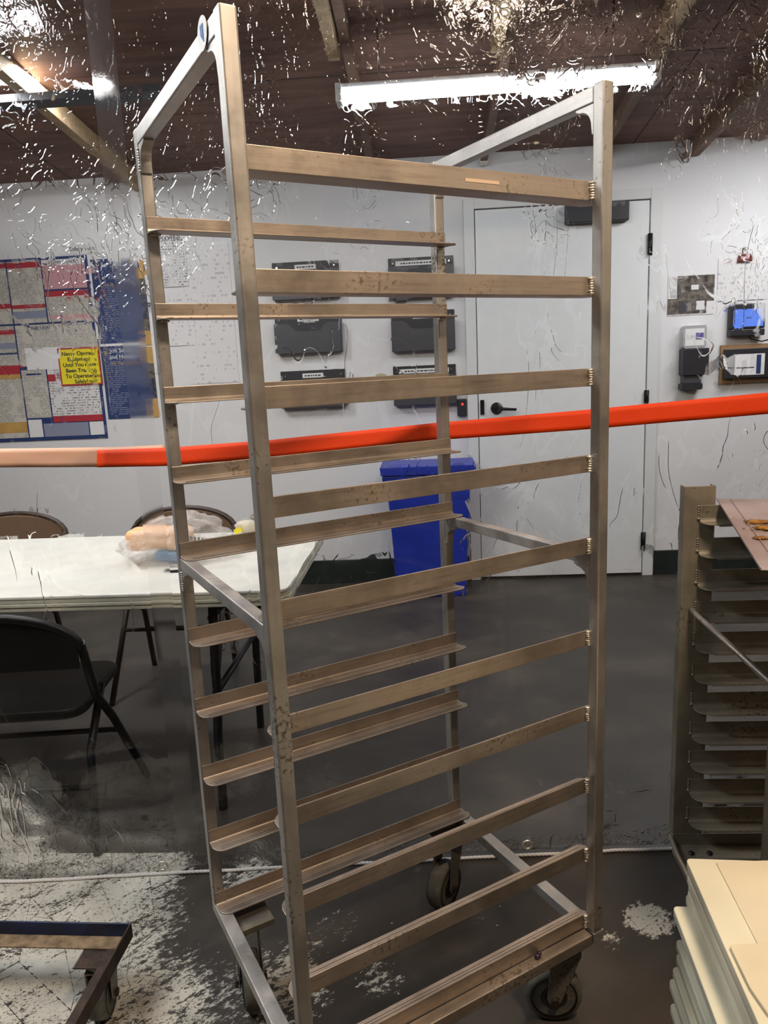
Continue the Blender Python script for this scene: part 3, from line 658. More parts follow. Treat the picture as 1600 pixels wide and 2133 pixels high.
# photo sheet
s0, z1 = wall_sz(1392, 574); s1, _ = wall_sz(1489, 572); _, z0 = wall_sz(1440, 656)
W3 = s1 - s0; H3 = z1 - z0
b = MB(); b.box(0, W3, -0.002, 0, 0, H3, 0); b.box(.20 * W3, W3, -.003, -.002, .33 * H3, .97 * H3, 1); b.box(.0, .84 * W3, -.0032, -.002, .03 * H3, .42 * H3, 1)
b.box(.50 * W3, .66 * W3, -.004, -.0032, .62 * H3, .74 * H3, 0); b.box(.24 * W3, .44 * W3, -.004, -.0032, .06 * H3, .36 * H3, 2); b.box(.62 * W3, .8 * W3, -.004, -.0032, .12 * H3, .34 * H3, 0)
tag(b.build('photo_sheet', [M['print_faint'], M['photo_dark'], M['grey_plastic']], loc=WALLF + TV * s0 + Vector((0, 0, z0)), rz=A_ROOM), 'sheet of dark grey photographs on the wall right of the door', 'photo sheet')
# hand scanner / dispenser
s, z, hw_, hh = on_wall(1412, 676, 1470, 812)
t = wall_thing('dispenser', 'upright black wall dispenser with a clear upper window', 'dispenser', s, z)
b = MB(); b.prism(rounded(-hw_, hw_, -hh * .55, hh * .28, 0.01), 'y', -0.075, 0); b.build('body', M['black_plastic'], t, 0.003)
b = MB(); b.prism(rounded(-hw_ * .95, hw_ * .85, hh * .28, hh, 0.02), 'y', -0.055, 0); b.build('window_case', plain('pale_case', (.42, .42, .43), .2), t, 0.003)
b = MB(); b.box(-hw_ * .8, hw_ * .65, -0.057, -0.0551, hh * .36, hh * .88); b.build('window_card', M['paper'], t)
b = MB(); b.box(0, hw_ * .6, -0.0585, -0.0571, hh * .55, hh * .75); b.build('printed_label', plain('violet_ink', (.12, .10, .30), .5), t)
b = MB(); b.box(-hw_ * .85, hw_ * .55, -0.06, 0, -hh * .80, -hh * .551); b.build('nozzle_block', M['grey_plastic'], t, 0.003)
b = MB(); b.prism(rounded(-hw_, hw_ * .6, -hh, -hh * .801, 0.01), 'y', -0.07, 0); b.build('drip_tray', M['black_plastic'], t)
# time clock
s, z, hw_, hh = on_wall(1513, 631, 1590, 702)
t = wall_thing('time_clock', 'black time clock on the wall with a glowing blue screen', 'time clock', s, z)
b = MB(); b.box(-hw_, hw_, -0.04, 0, -hh * .55, hh); b.build('case', M['black_plastic'], t, 0.006)
b = MB(); b.box(-hw_ * .78, hw_ * .88, -0.0425, -0.0402, -hh * .42, hh * .66); sc_o = b.build('screen', M['blue_screen'], t)
b = MB(); b.box(-.01, .02, -0.0435, -0.0426, hh * .08, hh * .14); b.build('screen_mark', M['navy'], sc_o)
b = MB(); b.box(-hw_, hw_ * .92, -0.06, 0, -hh, -hh * .58); b.build('lower_lip', M['black_plastic'], t, 0.005)
b = MB(); b.tube([(hw_ * .2, -0.02, -hh), (hw_ * .3, -0.03, -hh - .02), (hw_ * .9, -0.03, -hh - 0.035), (hw_ * 1.6, -0.02, -hh - .022)], 0.004, 6); b.build('cable', M['black_metal'], t)
# board with the framed card
s, z, hw_, hh = on_wall(1496, 713, 1640, 800)
t = wall_thing('card_rack', 'brown board box with a white card in a black opening under the time clock', 'box', s, z)
b = MB(); b.box(-hw_, hw_, -0.02, 0, -hh, hh); b.build('board', M['cardboard'], t, 0.002)
b = MB(); b.box(-hw_ * .93, hw_ * .9, -0.06, -0.0201, -hh * .72, hh * .78); b.build('frame', M['black_plastic'], t, 0.003)
s2, z2, hw2, hh2 = on_wall(1521, 736, 1584, 782)
b = MB(); b.box(s2 - s - hw2, s2 - s + hw2, -0.062, -0.0601, z2 - z - hh2, z2 - z + hh2); cd = b.build('card', M['paper'], t)
b = MB(); b.box(s2 - s + hw2 * .45, s2 - s + hw2 * .75, -0.0635, -0.0621, z2 - z - hh2 * .9, z2 - z + hh2 * .9); b.build('blue_stripe', M['navy'], cd)
b = MB(); b.box(s2 - s - hw2 * .9, s2 - s + hw2 * .3, -0.0635, -0.0621, z2 - z - 0.02, z2 - z - .015); b.build('printed_words', M['ink'], cd)
# clipped papers
s, z, hw_, hh = on_wall(1493, 533, 1602, 628)
t = wall_thing('clipped_papers', 'white papers hanging from a red bulldog clip at the right', 'papers', s, z)
b = MB(); b.box(-hw_, hw_, -0.004, 0, -hh, hh); b.build('paper', M['print_faint'], t)
s2, z2, hw2, hh2 = on_wall(1534, 529, 1566, 546)
b = MB(); b.prism([(s2 - s - hw2, z2 - z - hh2), (s2 - s + hw2, z2 - z - hh2), (s2 - s + hw2 * .8, z2 - z + hh2), (s2 - s - hw2 * .8, z2 - z + hh2)], 'y', -0.02, -0.0042)
cl = b.build('clip', plain('clip_red', (.14, .02, .02), .35), t, 0.002)
b = MB(); b.tube([(s2 - s - .014, -.012, z2 - z + hh2), (s2 - s - .018, -.014, z2 - z + hh2 + .03), (s2 - s, -.014, z2 - z + hh2 + .042), (s2 - s + .018, -.014, z2 - z + hh2 + .03), (s2 - s + .014, -.012, z2 - z + hh2)], 0.004, 8); b.build('clip_handle', M['chrome'], cl)
b = MB(); b.box(s2 - s - hw2 * .6, s2 - s + hw2 * .5, -.021, -.0201, z2 - z - .008, z2 - z + .008); b.build('clip_marking', M['pink'], cl)

# ---------------------------------------------------------------- blue bin
q = hitz(900, 1232, 0)
bn = thing('recycling_bin', 'tall blue plastic bin standing against the wall left of the door', 'bin', q, A_ROOM)
f = 4.48 / FPX
Hh = 0.80; wt, wb = 0.245, 0.205
b = MB()
def taper(b, z0, z1, w0, w1, d0, d1, m=0):
    A = [b.bm.verts.new(v) for v in ((-w0, -d0, z0), (w0, -d0, z0), (w0, d0, z0), (-w0, d0, z0))]; B = [b.bm.verts.new(v) for v in ((-w1, -d1, z1), (w1, -d1, z1), (w1, d1, z1), (-w1, d1, z1))]
    b.bm.faces.new(list(reversed(A))).material_index = m; b.bm.faces.new(B).material_index = m
    for i in range(4): b.bm.faces.new((A[i], A[(i + 1) % 4], B[(i + 1) % 4], B[i])).material_index = m
taper(b, 0, Hh - 0.06, wb, wt, 0.12, 0.14); b.build('body', M['blue_bin'], bn, 0.012)
b = MB(); taper(b, Hh - 0.10, Hh - 0.055, wt + .02, wt + .022, .15, .155); taper(b, Hh - 0.05, Hh, wt + .028, wt + .032, .165, .165); taper(b, Hh - .056, Hh - .048, wt + .012, wt + .012, .15, .15)
b.build('rim', M['blue_bin'], bn, 0.006)

# ================================================================== FOLDING TABLE
TZ = 0.76
fr = Vector((0.394, 0.946, 0)); TL, TW = 1.83, 0.76
tb = thing('folding_table', 'long white plastic folding table on black legs behind the curtain', 'table', fr, A_ROOM)
b = MB(); b.prism(rounded(-TL, 0, 0, TW + .03, 0.045), 'z', TZ - 0.012, TZ); b.build('tabletop', M['white_board'], tb, 0.004)
b = MB()
for k, (z0, z1, ins) in enumerate(((TZ - .0235, TZ - .0121, .002), (TZ - .0345, TZ - .024, .0), (TZ - .048, TZ - .035, .003))): b.prism(rounded(-TL + ins, -ins, ins, TW + .03 - ins, 0.045), 'z', z0, z1)
b.build('edge_band', M['table_edge'], tb, 0.002)
for sx in (-0.27, -TL + 0.27):
    for (y0, y1, yb) in ((0.09, 0.115, 0.06), (TW - .09, TW - .10, TW - .05)):
        b = MB(); b.tube([(sx + .03, yb, TZ - .05), (sx + .02, yb, 0.50), (sx, y0 + .03 * (1 if y0 < .3 else -1), 0.42), (sx - .01, y1, 0.25), (sx - .015, y1, 0.0)], 0.0145, 12); b.build('leg', M['black_metal'], tb)
    b = MB(); b.tube([(sx, 0.12, 0.40), (sx, TW - .12, 0.40)], .011, 8); b.tube([(sx + .02, .06, .66), (sx + .02, TW - .05, .66)], .011, 8); b.build('crossbar', M['black_metal'], tb)
    e = 1 if sx < -1 else -1
    b = MB(); b.tube([(sx + .02, TW * .45, 0.60), (sx + e * 0.48, TW * .45, TZ - .052)], 0.011, 8); b.build('brace', M['black_metal'], tb)
# bag and small things on the table
def table_pt(px, py, z=TZ): return hitz(px, py, z)
def local_on_table(px, py): 
    q = hitz(px, py, TZ) - fr; return q.dot(TV), q.dot(NV)
p0 = hitz(370, 1165, TZ)
bg = thing('plastic_bag', 'crumpled clear plastic bag with orange and blue packets on the table', 'bag', p0, A_ROOM)
b = MB()
g = bmesh.ops.create_icosphere(b.bm, subdivisions=5, radius=1)
for v in g['verts']:
    d = v.co.copy(); k = 1 + .22 * noise.noise(d * 2.1 + Vector((3, 1, 4))) + .10 * noise.noise(d * 6 + Vector((9, 2, 1))) + .04 * noise.noise(d * 15)
    zz = d.z * k
    v.co = Vector((d.x * .185 * k * (1.0 - .15 * max(0, d.z)), d.y * .12 * k, max(0.002, .055 + zz * (.085 if d.x < .1 else .115))))
    for f_ in v.link_faces: f_.smooth = True
b.build('film', M['bag'], bg)
b = MB(); b.box(-.15, .06, -.07, .03, .045, .115); b.build('orange_packet', M['glove_orange'], bg, 0.02, seg=4)
b = MB(); b.box(-.06, .07, -.07, .03, .006, .042); b.build('blue_packet', M['blue_pack'], bg, 0.01, seg=3)
b = MB()
for k in range(9): b.box(.055 + k * .013, .063 + k * .013, -.055, -.053, .075 - k * .002, .092 - k * .002)
b.build('striped_seal', M['grey_plastic'], bg)
p1 = hitz(515, 1112, TZ)
pk = thing('food_packet', 'small pale packet with a yellow tag at the right of the plastic bag', 'packet', p1, A_ROOM)
b = MB(); b.blob((0, 0, .028), .03, 3, .3, (1.5, .8, .9), 0, 3); b.build('wrapper', plain('pale_wrapper', (.62, .57, .45), .5), pk)
b = MB(); b.box(-.03, .0, -.034, -.030, .02, .04, mat=Matrix.Rotation(math.radians(-25), 4, 'Y')); b.build('tag', M['yellow'], pk)
pp = hitz(360, 1193, TZ)
b = MB(); b.tube([(-.03, 0, .005), (.03, .002, .005)], .004, 8); tag(b.build('pen', M['black_metal'], loc=pp, rz=A_ROOM), 'short black pen lying on the table in front of the plastic bag', 'pen')

# ================================================================== FOLDING CHAIRS
def folding_chair(label, loc, rz, frame, pad, group='folding chairs around the white table'):
    t = thing('folding_chair', label, 'chair', loc, rz, group)
    for sx in (-1, 1):
        b = MB(); b.tube([(sx * .245, -.035, .67), (sx * .215, .10, .46), (sx * .22, .20, .34), (sx * .225, .44, 0.0)], .0125, 10); b.build('front_leg', frame, t)
        b = MB(); b.tube([(sx * .19, .22, .44), (sx * .195, .06, .30), (sx * .20, 0.0, 0.0)], .0125, 10); b.build('rear_leg', frame, t)
    # arched back frame and panel
    pts = [(.245 * math.cos(a) * 1.0, -.035 - .02 * math.sin(a), .655 + .105 * math.sin(a)) for a in [math.radians(k) for k in range(0, 181, 12)]]
    b = MB(); b.tube(pts, .0125, 10); b.build('back_frame', frame, t)
    b = MB(); n = 20; prof = [(.240 * math.cos(math.radians(k)), .655 + .098 * math.sin(math.radians(k))) for k in range(0, 181, 9)] + [(-.240, .60), (.240, .60)]
    b.prism(prof, 'y', -.052, -.040); b.build('backrest', pad, t, 0.004)
    b = MB(); b.prism(rounded(-.195, .195, .03, .41, .06), 'z', .415, .445); b.build('seat', pad, t, 0.008)
    b = MB(); b.tube([(-.215, .25, .27), (.215, .25, .27)], .009, 8); b.build('front_crossbar', frame, t)
    b = MB(); b.tube([(-.195, .035, .20), (.195, .035, .20)], .009, 8); b.build('rear_crossbar', frame, t)
    return t
cf = hitz(195, 1800, 0)
folding_chair('black metal folding chair at the left, close behind the curtain', cf - TV * .205 + NV * .02, A_ROOM + .10, M['black_metal'], M['black_metal'])
base = Vector((-0.32, 1.41, 0)) + NV * 1.30
cc = base + TV * -.72
folding_chair('tan-backed folding chair beyond the table at the left edge', cc, A_ROOM + math.pi, M['dark_brown'], M['brown_fabric'])
cc = base + TV * .10
folding_chair('tan-backed folding chair beyond the table behind the plastic bag', cc, A_ROOM + math.pi, M['dark_brown'], M['brown_fabric'])

# ================================================================== CLEAR CURTAIN
AC = math.radians(-28.5); CT = Vector((math.cos(AC), math.sin(AC), 0)); CN = Vector((-CT.y, CT.x, 0)); CP = Vector((0.5, 0.707, 0))
def cur_off(S, z):
    v = 0.0022 * math.sin(S * 9 + 1.2 * math.sin(z * 1.7)) * min(1, z / .6) + 0.0010 * math.sin(S * 23 + z * 2.2) * min(1, z / .5)
    v += 0.004 * noise.noise(Vector((S * 1.7, z * 1.3, 5))) + 0.0012 * noise.noise(Vector((S * 7, z * 4, 9)))
    bz_ = max(0, 1 - z / .30); v += bz_ * (.010 * noise.noise(Vector((S * 4, 1, 2))) + .004 * noise.noise(Vector((S * 14, z * 20, 7))))
    return v
def curtain_grid(b, S0, S1, z0, z1, nx, nz, dy=0):
    G = [[b.bm.verts.new((S0 + (S1 - S0) * i / nx, cur_off(S0 + (S1 - S0) * i / nx, z0 + (z1 - z0) * j / nz) + dy, z0 + (z1 - z0) * j / nz)) for i in range(nx + 1)] for j in range(nz + 1)]
    for j in range(nz):
        for i in range(nx):
            f = b.bm.faces.new((G[j][i], G[j][i + 1], G[j + 1][i + 1], G[j + 1][i])); f.smooth = True
cu = thing('plastic_curtain', 'clear wrinkled plastic curtain hanging behind the steel rack down to the floor', 'curtain', CP, AC)
b = MB(); curtain_grid(b, -1.9, 2.4, 0.008, 2.60, 300, 200)
o = b.build('film', M['film'], cu)
# frosted seam strip
def cur_S(px, py):
    q = hit(px, py, CP, CN) - CP; return q.dot(CT), q.z
S0, _ = cur_S(222, 0); S1, _ = cur_S(262, 520); 
Sc = (cur_S(258, 600)[0] + cur_S(345, 1250)[0]) / 2
b = MB(); curtain_grid(b, Sc - .028, Sc + .030, 0.03, 2.60, 6, 200, -0.004); o = b.build('seam_strip', M['frost'], cu)
# hem band
b = MB(); curtain_grid(b, -1.9, 2.4, 0.010, 0.045, 300, 3, -0.0035); o = b.build('hem', M['film'], cu)
for (px, py) in ((340, 1803), (1098, 1757)):
    S_, z_ = cur_S(px, py); z_ = max(z_, .022)
    b = MB(); pts = [(S_ + .0125 * math.cos(a), cur_off(S_, z_) - .007, z_ + .0125 * math.sin(a)) for a in [2 * math.pi * k / 20 for k in range(20)]]
    b.tube(pts, .0035, 8, closed=True); b.build('grommet', M['weld'], cu)
# rope along the foot of the curtain, three twisted strands
b = MB()
for k in range(3):
    pts = []
    n = 700
    for i in range(n + 1):
        S_ = -1.6 + 3.4 * i / n; a = S_ * 2 * math.pi / .035 + k * 2.094
        pts.append((S_, -.016 + cur_off(S_, .02) * .6 + .0021 * math.cos(a), .0052 + .0021 * math.sin(a) + .0))
    b.tube(pts, .0029, 6)
tag(b.build('rope', M['rope'], loc=CP, rz=AC), 'thin white twisted rope lying along the foot of the curtain', 'rope')
# tapes stuck across the curtain
def tape_piece(name, label, top, bot, mat, dy):
    b = MB(); n = 80; G = []
    x0, x1 = top[0][0], top[-1][0]
    def interp(L_, x):
        for (a, ya), (c_, yc) in zip(L_, L_[1:]):
            if a <= x <= c_: return ya + (yc - ya) * (x - a) / (c_ - a)
        return L_[-1][1]
    nz = 4
    for i in range(n + 1):
        x = x0 + (x1 - x0) * i / n; yt, yb = interp(top, x), interp(bot, x); col = []
        for j in range(nz + 1):
            S_, z_ = cur_S(x, yb + (yt - yb) * j / nz)
            wr = .0016 * noise.noise(Vector((S_ * 22 + z_ * 30, z_ * 40, 3)))
            col.append(b.bm.verts.new((S_, cur_off(S_, z_) - dy + wr, z_)))
        G.append(col)
    for i in range(n):
        for j in range(nz):
            f = b.bm.faces.new((G[i][j], G[i + 1][j], G[i + 1][j + 1], G[i][j + 1])); f.smooth = True
    o = b.build(name, mat, loc=CP, rz=AC); sd = o.modifiers.new('s', 'SOLIDIFY'); sd.thickness = .0004; sd.offset = 0
    return tag(o, label, 'tape')
tape_piece('tape_strip', 'wide bright orange tape strip stuck across the curtain', [(204, 937), (345, 932), (560, 916), (910, 880), (1230, 852), (1650, 812)], [(204, 973), (345, 970), (560, 953), (910, 916), (1230, 893), (1650, 857)], M['tape'], .0100)
tape_piece('tape_strip', 'pale peach tape strip joining the left end of the orange one', [(-260, 938), (0, 934), (240, 931), (345, 926)], [(-260, 974), (0, 973), (240, 972), (345, 968)], M['peach'], .0075)

# ================================================================== THE TALL RACK
L_, W_R, H_R, TT = 0.66, 0.5244, 1.8061, 0.0238
ZB = 0.2187
ZS = [1.6563, 1.5022, 1.3477, 1.1943, 1.0417, 0.8624, 0.7087, 0.5554, 0.4029, 0.2503]
SH, SW, TH = 0.0311, 0.045, 0.0028
rk = thing('bakery_rack', 'tall empty aluminium bakery rack on casters in the foreground', 'rack', (L_ / 2, W_R / 2, 0))
ox, oy = -L_ / 2, -W_R / 2
def rbox(b, x0, x1, y0, y1, z0, z1): b.box(x0 + ox, x1 + ox, y0 + oy, y1 + oy, z0, z1)
for (px, py) in ((0, 0), (0, 1), (1, 0), (1, 1)):
    x0 = px * (L_ - TT); y0 = py * (W_R - TT)
    b = MB(); rbox(b, x0, x0 + TT, y0, y0 + TT, ZB, H_R); b.build('post', M['alu_z'], rk, 0.003)
def gusset(px, py, zt, name='gusset'):
    """curved corner bracket under an end bar"""
    x0 = px * (L_ - TT) + .002; b = MB(); s = 1 if py == 0 else -1
    y0 = TT if py == 0 else W_R - TT
    g_ = .042; pts = [(0, 0), (g_, 0), (g_, -.004)]
    for k in range(0, 9):
        a = math.radians(90 + 90 * k / 8); pts.append((.006 + .026 + .026 * math.cos(a), -.008 - .026 + .026 * math.sin(a)))
    pts += [(.004, -g_ - .006), (0, -g_ - .006)]
    b.prism([(y0 + oy + s * p[0], zt + p[1]) for p in pts], 'x', x0 + ox, x0 + ox + TT - .004)
    b.build(name, M['weld'] if 0 else M['alu_y'], rk, 0.001)
ZM = ZS[4] - SH
for px in (0, 1):
    x0 = px * (L_ - TT)
    b = MB(); rbox(b, x0 + .0005, x0 + TT - .0005, TT, W_R - TT + (.0), H_R - .003 - .0255, H_R - .002); b.build('top_bar', M['alu_y'], rk, 0.002)
    b = MB(); rbox(b, x0 + .0005, x0 + TT - .0005, TT, W_R - TT, ZM - .0225, ZM - .0005); b.build('middle_bar', M['alu_y'], rk, 0.002)
    b = MB(); rbox(b, x0, x0 + TT + .004, 0.0, W_R, ZB - .0245, ZB); b.build('base_bar', M['alu_y'], rk, 0.002)
    for py in (0, 1):
        gusset(px, py, H_R - .0285); gusset(px, py, ZM - .0225)
for py in (0, 1):
    y0 = py * (W_R - TT)
    b = MB(); rbox(b, TT + .004, L_ - TT - .004, y0, y0 + TT, ZB - .0245, ZB - .0003); b.build('base_bar', M['alu_x'], rk, 0.002)
def slide(z, side, i):
    """angle runner: upright flange on the posts' inner side, ledge turned inwards with rounded ends"""
    x0, x1 = .0024, L_ - .0005
    if i == 9: x0, x1 = .0024, L_ - .002
    b = MB(); s = 1 if side == 0 else -1; y0 = TT if side == 0 else W_R - TT
    xe0, xe1 = x0 + ox, x1 + ox
    Y = lambda v: y0 + oy + s * v
    # flange, fillet, ledge as one profile in the straight run
    prof = [(0, 0), (0, -SH), (.008, -SH), (.008, -SH + TH), (.0055, -SH + TH + .0006), (.0036, -SH + TH + .0022), (TH, -SH + TH + .006), (TH, 0)]
    b.prism([(Y(p[0]), z + p[1]) for p in prof], 'x', xe0, xe1)
    # ledge plan
    r = .026; plan = []
    n = 8
    e = .0005
    plan.append((xe0, Y(.0078)))
    for k in range(n + 1):
        a = math.radians(180 - 90 * k / n) if s > 0 else math.radians(180 - 90 * k / n)
        plan.append((xe0 + r + r * math.cos(a), Y(SW - r + r * math.sin(a))))
    for k in range(n + 1):
        a = math.radians(90 - 90 * k / n); plan.append((xe1 + .008 - .018 + .018 * math.cos(a), Y(SW - .018 + .018 * math.sin(a))))
    plan.append((xe1 + .003, Y(.020))); plan.append((xe1 + .0005, Y(.013))); plan.append((xe1, Y(.0078)))
    b.prism(plan, 'z', z - SH, z - SH + TH)
    o = b.build('slide', M['alu_x'], rk, 0.0008)
    # extrusion grooves near the ledge lip
    b = MB()
    for v in (.030, .036): b.box(xe0 + .016, xe1 - .01, min(Y(v), Y(v + .0007)), max(Y(v), Y(v + .0007)), z - SH + TH - .0002, z - SH + TH + .0004)
    b.build('groove', M['dark_gap'], o)
    # weld beads
    b = MB()
    ends = [(1, 0)] if side == 0 else []
    if side == 0:
        xw = L_ - TT - .0015 + ox
        k = 0
        while k * .0042 < SH - .002:
            zc = z - .003 - k * .0042
            b.blob((xw + random.uniform(-.0006, .0006), y0 + oy - .0022, zc), .0052, 2, .35, (1, .9, .62), seed=k + i); k += 1
    else:
        for k in range(5): b.blob((xe0 + .006 + k * .004, Y(.002), z - SH - .001), .0028, 1, .4, (1.2, 1, .8), seed=k + i)
        for k in range(4): b.blob((L_ - TT + .004 + k * .004 + ox, Y(.0), z - SH - .002), .003, 1, .4, (1.2, 1, 1), seed=k + i)
    b.build('weld_bead', M['weld'], o)
    return o
for i, z in enumerate(ZS):
    for side in (0, 1):
        o = slide(z, side, i)
        if i == 0 and side == 0:
            q = hit(1004, 377, (0, TT, 0), (0, 1, 0)); q2 = hit(969, 374, (0, TT, 0), (0, 1, 0)); q3 = hit(1040, 377, (0, TT, 0), (0, 1, 0))
            b = MB(); rbox(b, q2.x, q3.x, TT - .0006, TT - .0001, q.z - .003, q.z + .002); b.build('tape_scrap', M['beige_tape'], o)
# gusset weld on the far left post
for zt in (H_R - .03, ZM - .024):
    b = MB()
    for k in range(9): b.blob((.0015 + ox, W_R - TT - .001 + oy, zt - .006 - k * .0046), .0034, 1, .4, (1, 1, .8), seed=k)
    b.build('weld_bead', M['weld'], rk)
# sticker on the top bar
q = hit(423, 70, (0, 0, 0), (1, 0, 0))
b = MB(); b.lathe([(.020, 0), (.020, .0008)], 32, Matrix.Translation((ox - .0006, q.y + oy, q.z)) @ Matrix.Rotation(-math.pi / 2, 4, 'Y')); st = b.build('sticker', plain('sticker_white', (.82, .81, .78), .4), rk); st['label'] = 'round white sticker with blue lines'
b = MB()
for k in range(4): b.box(ox - .0022, ox - .0014, q.y + oy - .0055 + k * .0033, q.y + oy - .004 + k * .0033, q.z - .011 + k * .003, q.z + .010)
b.build('sticker_print', plain('sticker_blue', (.05, .24, .6), .4), st)

def caster(parent, sx, sy, wx, wy, head, ztop, R=.060, plate_dir=1, mx=None):
    """swivel caster: plate, race, fork, wheel.  (sx,sy) swivel axis, (wx,wy) wheel axle, local to parent"""
    t = bpy.data.objects.new('caster', None); C.objects.link(t); t.parent = parent; t.location = (0, 0, 0)
    b = MB(); b.box(sx - .045, sx + .045, sy - .035, sy + .035, ztop - .005, ztop); b.lathe([(.026, ztop - .022), (.030, ztop - .016), (.030, ztop - .008), (.022, ztop - .005)], 24, Matrix.Translation((sx, sy, 0)))
    b.build('mounting_plate', M['steel'], t, 0.001)
    d = Vector((math.cos(head), math.sin(head), 0)); a = Vector((-d.y, d.x, 0))
    off = Vector((wx - sx, wy - sy, 0)).dot(d)
    b = MB()
    # fork in coordinates (along d, along a, z) around swivel axis
    mat = Matrix(((d.x, a.x, 0, sx), (d.y, a.y, 0, sy), (0, 0, 1, 0), (0, 0, 0, 1)))
    zt = ztop - .018
    for s in (-1, 1):
        b.prism([(-.030, zt), (.030, zt), (.030, zt - .012), (off + .014, R - .004), (off + .008, R - .012), (off - .008, R - .012), (off - .015, R)], 'y', s * .0255 - .0016, s * .0255 + .0016, mat=mat)
    b.prism(rounded(-.031, .031, -.0271, .0271, .006), 'z', zt - .004, zt, mat=mat)
    b.build('fork', M['steel'], t, 0.001)
    wm = mat @ Matrix.Translation((off, 0, R)) @ Matrix.Rotation(math.pi / 2, 4, 'X')
    b = MB(); b.lathe([(R * .80, -.0195), (R * .92, -.020), (R * .98, -.014), (R, -.005), (R, .005), (R * .98, .014), (R * .92, .020), (R * .80, .0195)], 40, wm); wh = b.build('wheel', M['tread'], t)
    b = MB(); b.lathe([(R * .30, -.0225), (R * .42, -.0205), (R * .6, -.0165), (R * .81, -.0212), (R * .81, .0212), (R * .6, .0165), (R * .42, .0205), (R * .30, .0225)], 40, wm); b.build('hub', M['black_rubber'], wh)
    b = MB(); b.lathe([(.0075, -.035), (.009, -.0345), (.009, -.0295), (.0045, -.029), (.0045, .029), (.009, .0295), (.009, .0345), (.0075, .035)], 6, wm, smooth=False); b.build('axle_bolt', M['rust'], wh)
    return t
zc = ZB - .0245
caster(rk, .605 + ox, .052 + oy, .585 + ox, .066 + oy, math.radians(-33), zc)
caster(rk, .60 + ox, .470 + oy, .573 + ox, .455 + oy, math.radians(26), zc)
caster(rk, .055 + ox, .470 + oy, .045 + ox, .435 + oy, math.radians(78), zc)
caster(rk, .055 + ox, .052 + oy, .045 + ox, .075 + oy, math.radians(95), zc)
# mounting angles under the far corners
for x0 in (.028, .555):
    b = MB(); rbox(b, x0, x0 + .08, W_R - .098, W_R - .03, zc - .0052, zc - .0003); rbox(b, x0, x0 + .08, W_R - .101, W_R - .098, zc - .014, zc - .0003); b.build('mounting_angle', M['alu_dark_x'], rk, 0.001)
# berries on the base bar
qb = hitz(1120, 1992, ZB + .004)
b = MB(); b.blob((0, 0, .0048), .0055, 3, .12, (1.2, 1, .9), seed=1); b.blob((.008, .004, .0045), .0045, 3, .12, seed=2)
tag(b.build('berry', M['berry'], loc=(qb.x, qb.y, ZB)), 'squashed dark purple berry lying on the base bar of the tall rack', 'berry')

# ================================================================== THE LOW RACK AT THE RIGHT
R0 = Vector((1.035, 0.122, 0)); RW = .445; RLn = .56; RH = 1.078; RB = .222
r2 = thing('sheet_pan_rack', 'low dull aluminium sheet pan rack with close runners at the right edge', 'rack', R0, A_ROOM)
def channel(b, x0, x1, y0, z0, z1, s):   # web faces the viewer side for far posts; short flanges away
    b.box(x0, x1, y0 - .001, y0 + .0025, z0, z1); b.box(x0, x0 + .0025, y0 + .0025, y0 + .028, z0, z1); b.box(x1 - .0025, x1, y0 + .0025, y0 + .028, z0, z1)
for (x0, y0) in ((-.012, 0.0), (RLn - .06, 0.0)):
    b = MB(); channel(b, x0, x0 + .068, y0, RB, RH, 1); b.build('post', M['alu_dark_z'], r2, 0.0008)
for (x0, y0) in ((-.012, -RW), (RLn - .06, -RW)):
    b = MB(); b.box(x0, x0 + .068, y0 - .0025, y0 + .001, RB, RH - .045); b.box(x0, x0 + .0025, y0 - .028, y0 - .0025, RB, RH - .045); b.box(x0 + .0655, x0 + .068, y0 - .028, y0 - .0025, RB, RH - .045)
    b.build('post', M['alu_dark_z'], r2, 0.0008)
PIT = .0738
ZR = [1.001 - k * PIT for k in range(11)]
for k, z in enumerate(ZR):
    for side in (0, 1):
        s = -1 if side == 0 else 1; y0 = -.0012 if side == 0 else -RW + .0012
        x0, x1 = .022, RLn - .02
        b = MB(); Y = lambda v: y0 + s * v
        prof = [(0, .034), (0, 0), (.006, -.004), (.008, -.0015), (.0035, .002), (.0022, .006), (.0022, .034)]
        b.prism([(Y(p[0]), z + p[1]) for p in prof], 'x', x0, x1)
        r = .028; plan = [(x0, Y(.005))]
        for q in range(9):
            a = math.radians(180 - 90 * q / 8); plan.append((x0 + r + r * math.cos(a), Y(.042 - r + r * math.sin(a))))
        for q in range(9):
            a = math.radians(90 - 90 * q / 8); plan.append((x1 - r + r * math.cos(a), Y(.042 - r + r * math.sin(a))))
        plan.append((x1, Y(.005))); b.prism(plan, 'z', z - .004, z - .0015)
        b.prism([(Y(.036), z - .0022), (Y(.042), z - .0022), (Y(.0435), z - .006), (Y(.0415), z - .0065)], 'x', x0 + r, x1 - r)
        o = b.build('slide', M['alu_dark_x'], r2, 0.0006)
        if side == 0:
            b = MB()
            for q in range(6): b.blob((x0 - .002, Y(.001), z + .032 - q * .0055), .0026 + (.0018 if q == 5 else 0), 1, .4, seed=q + k)
            b.build('weld_bead', M['alu_dark_z'], o)
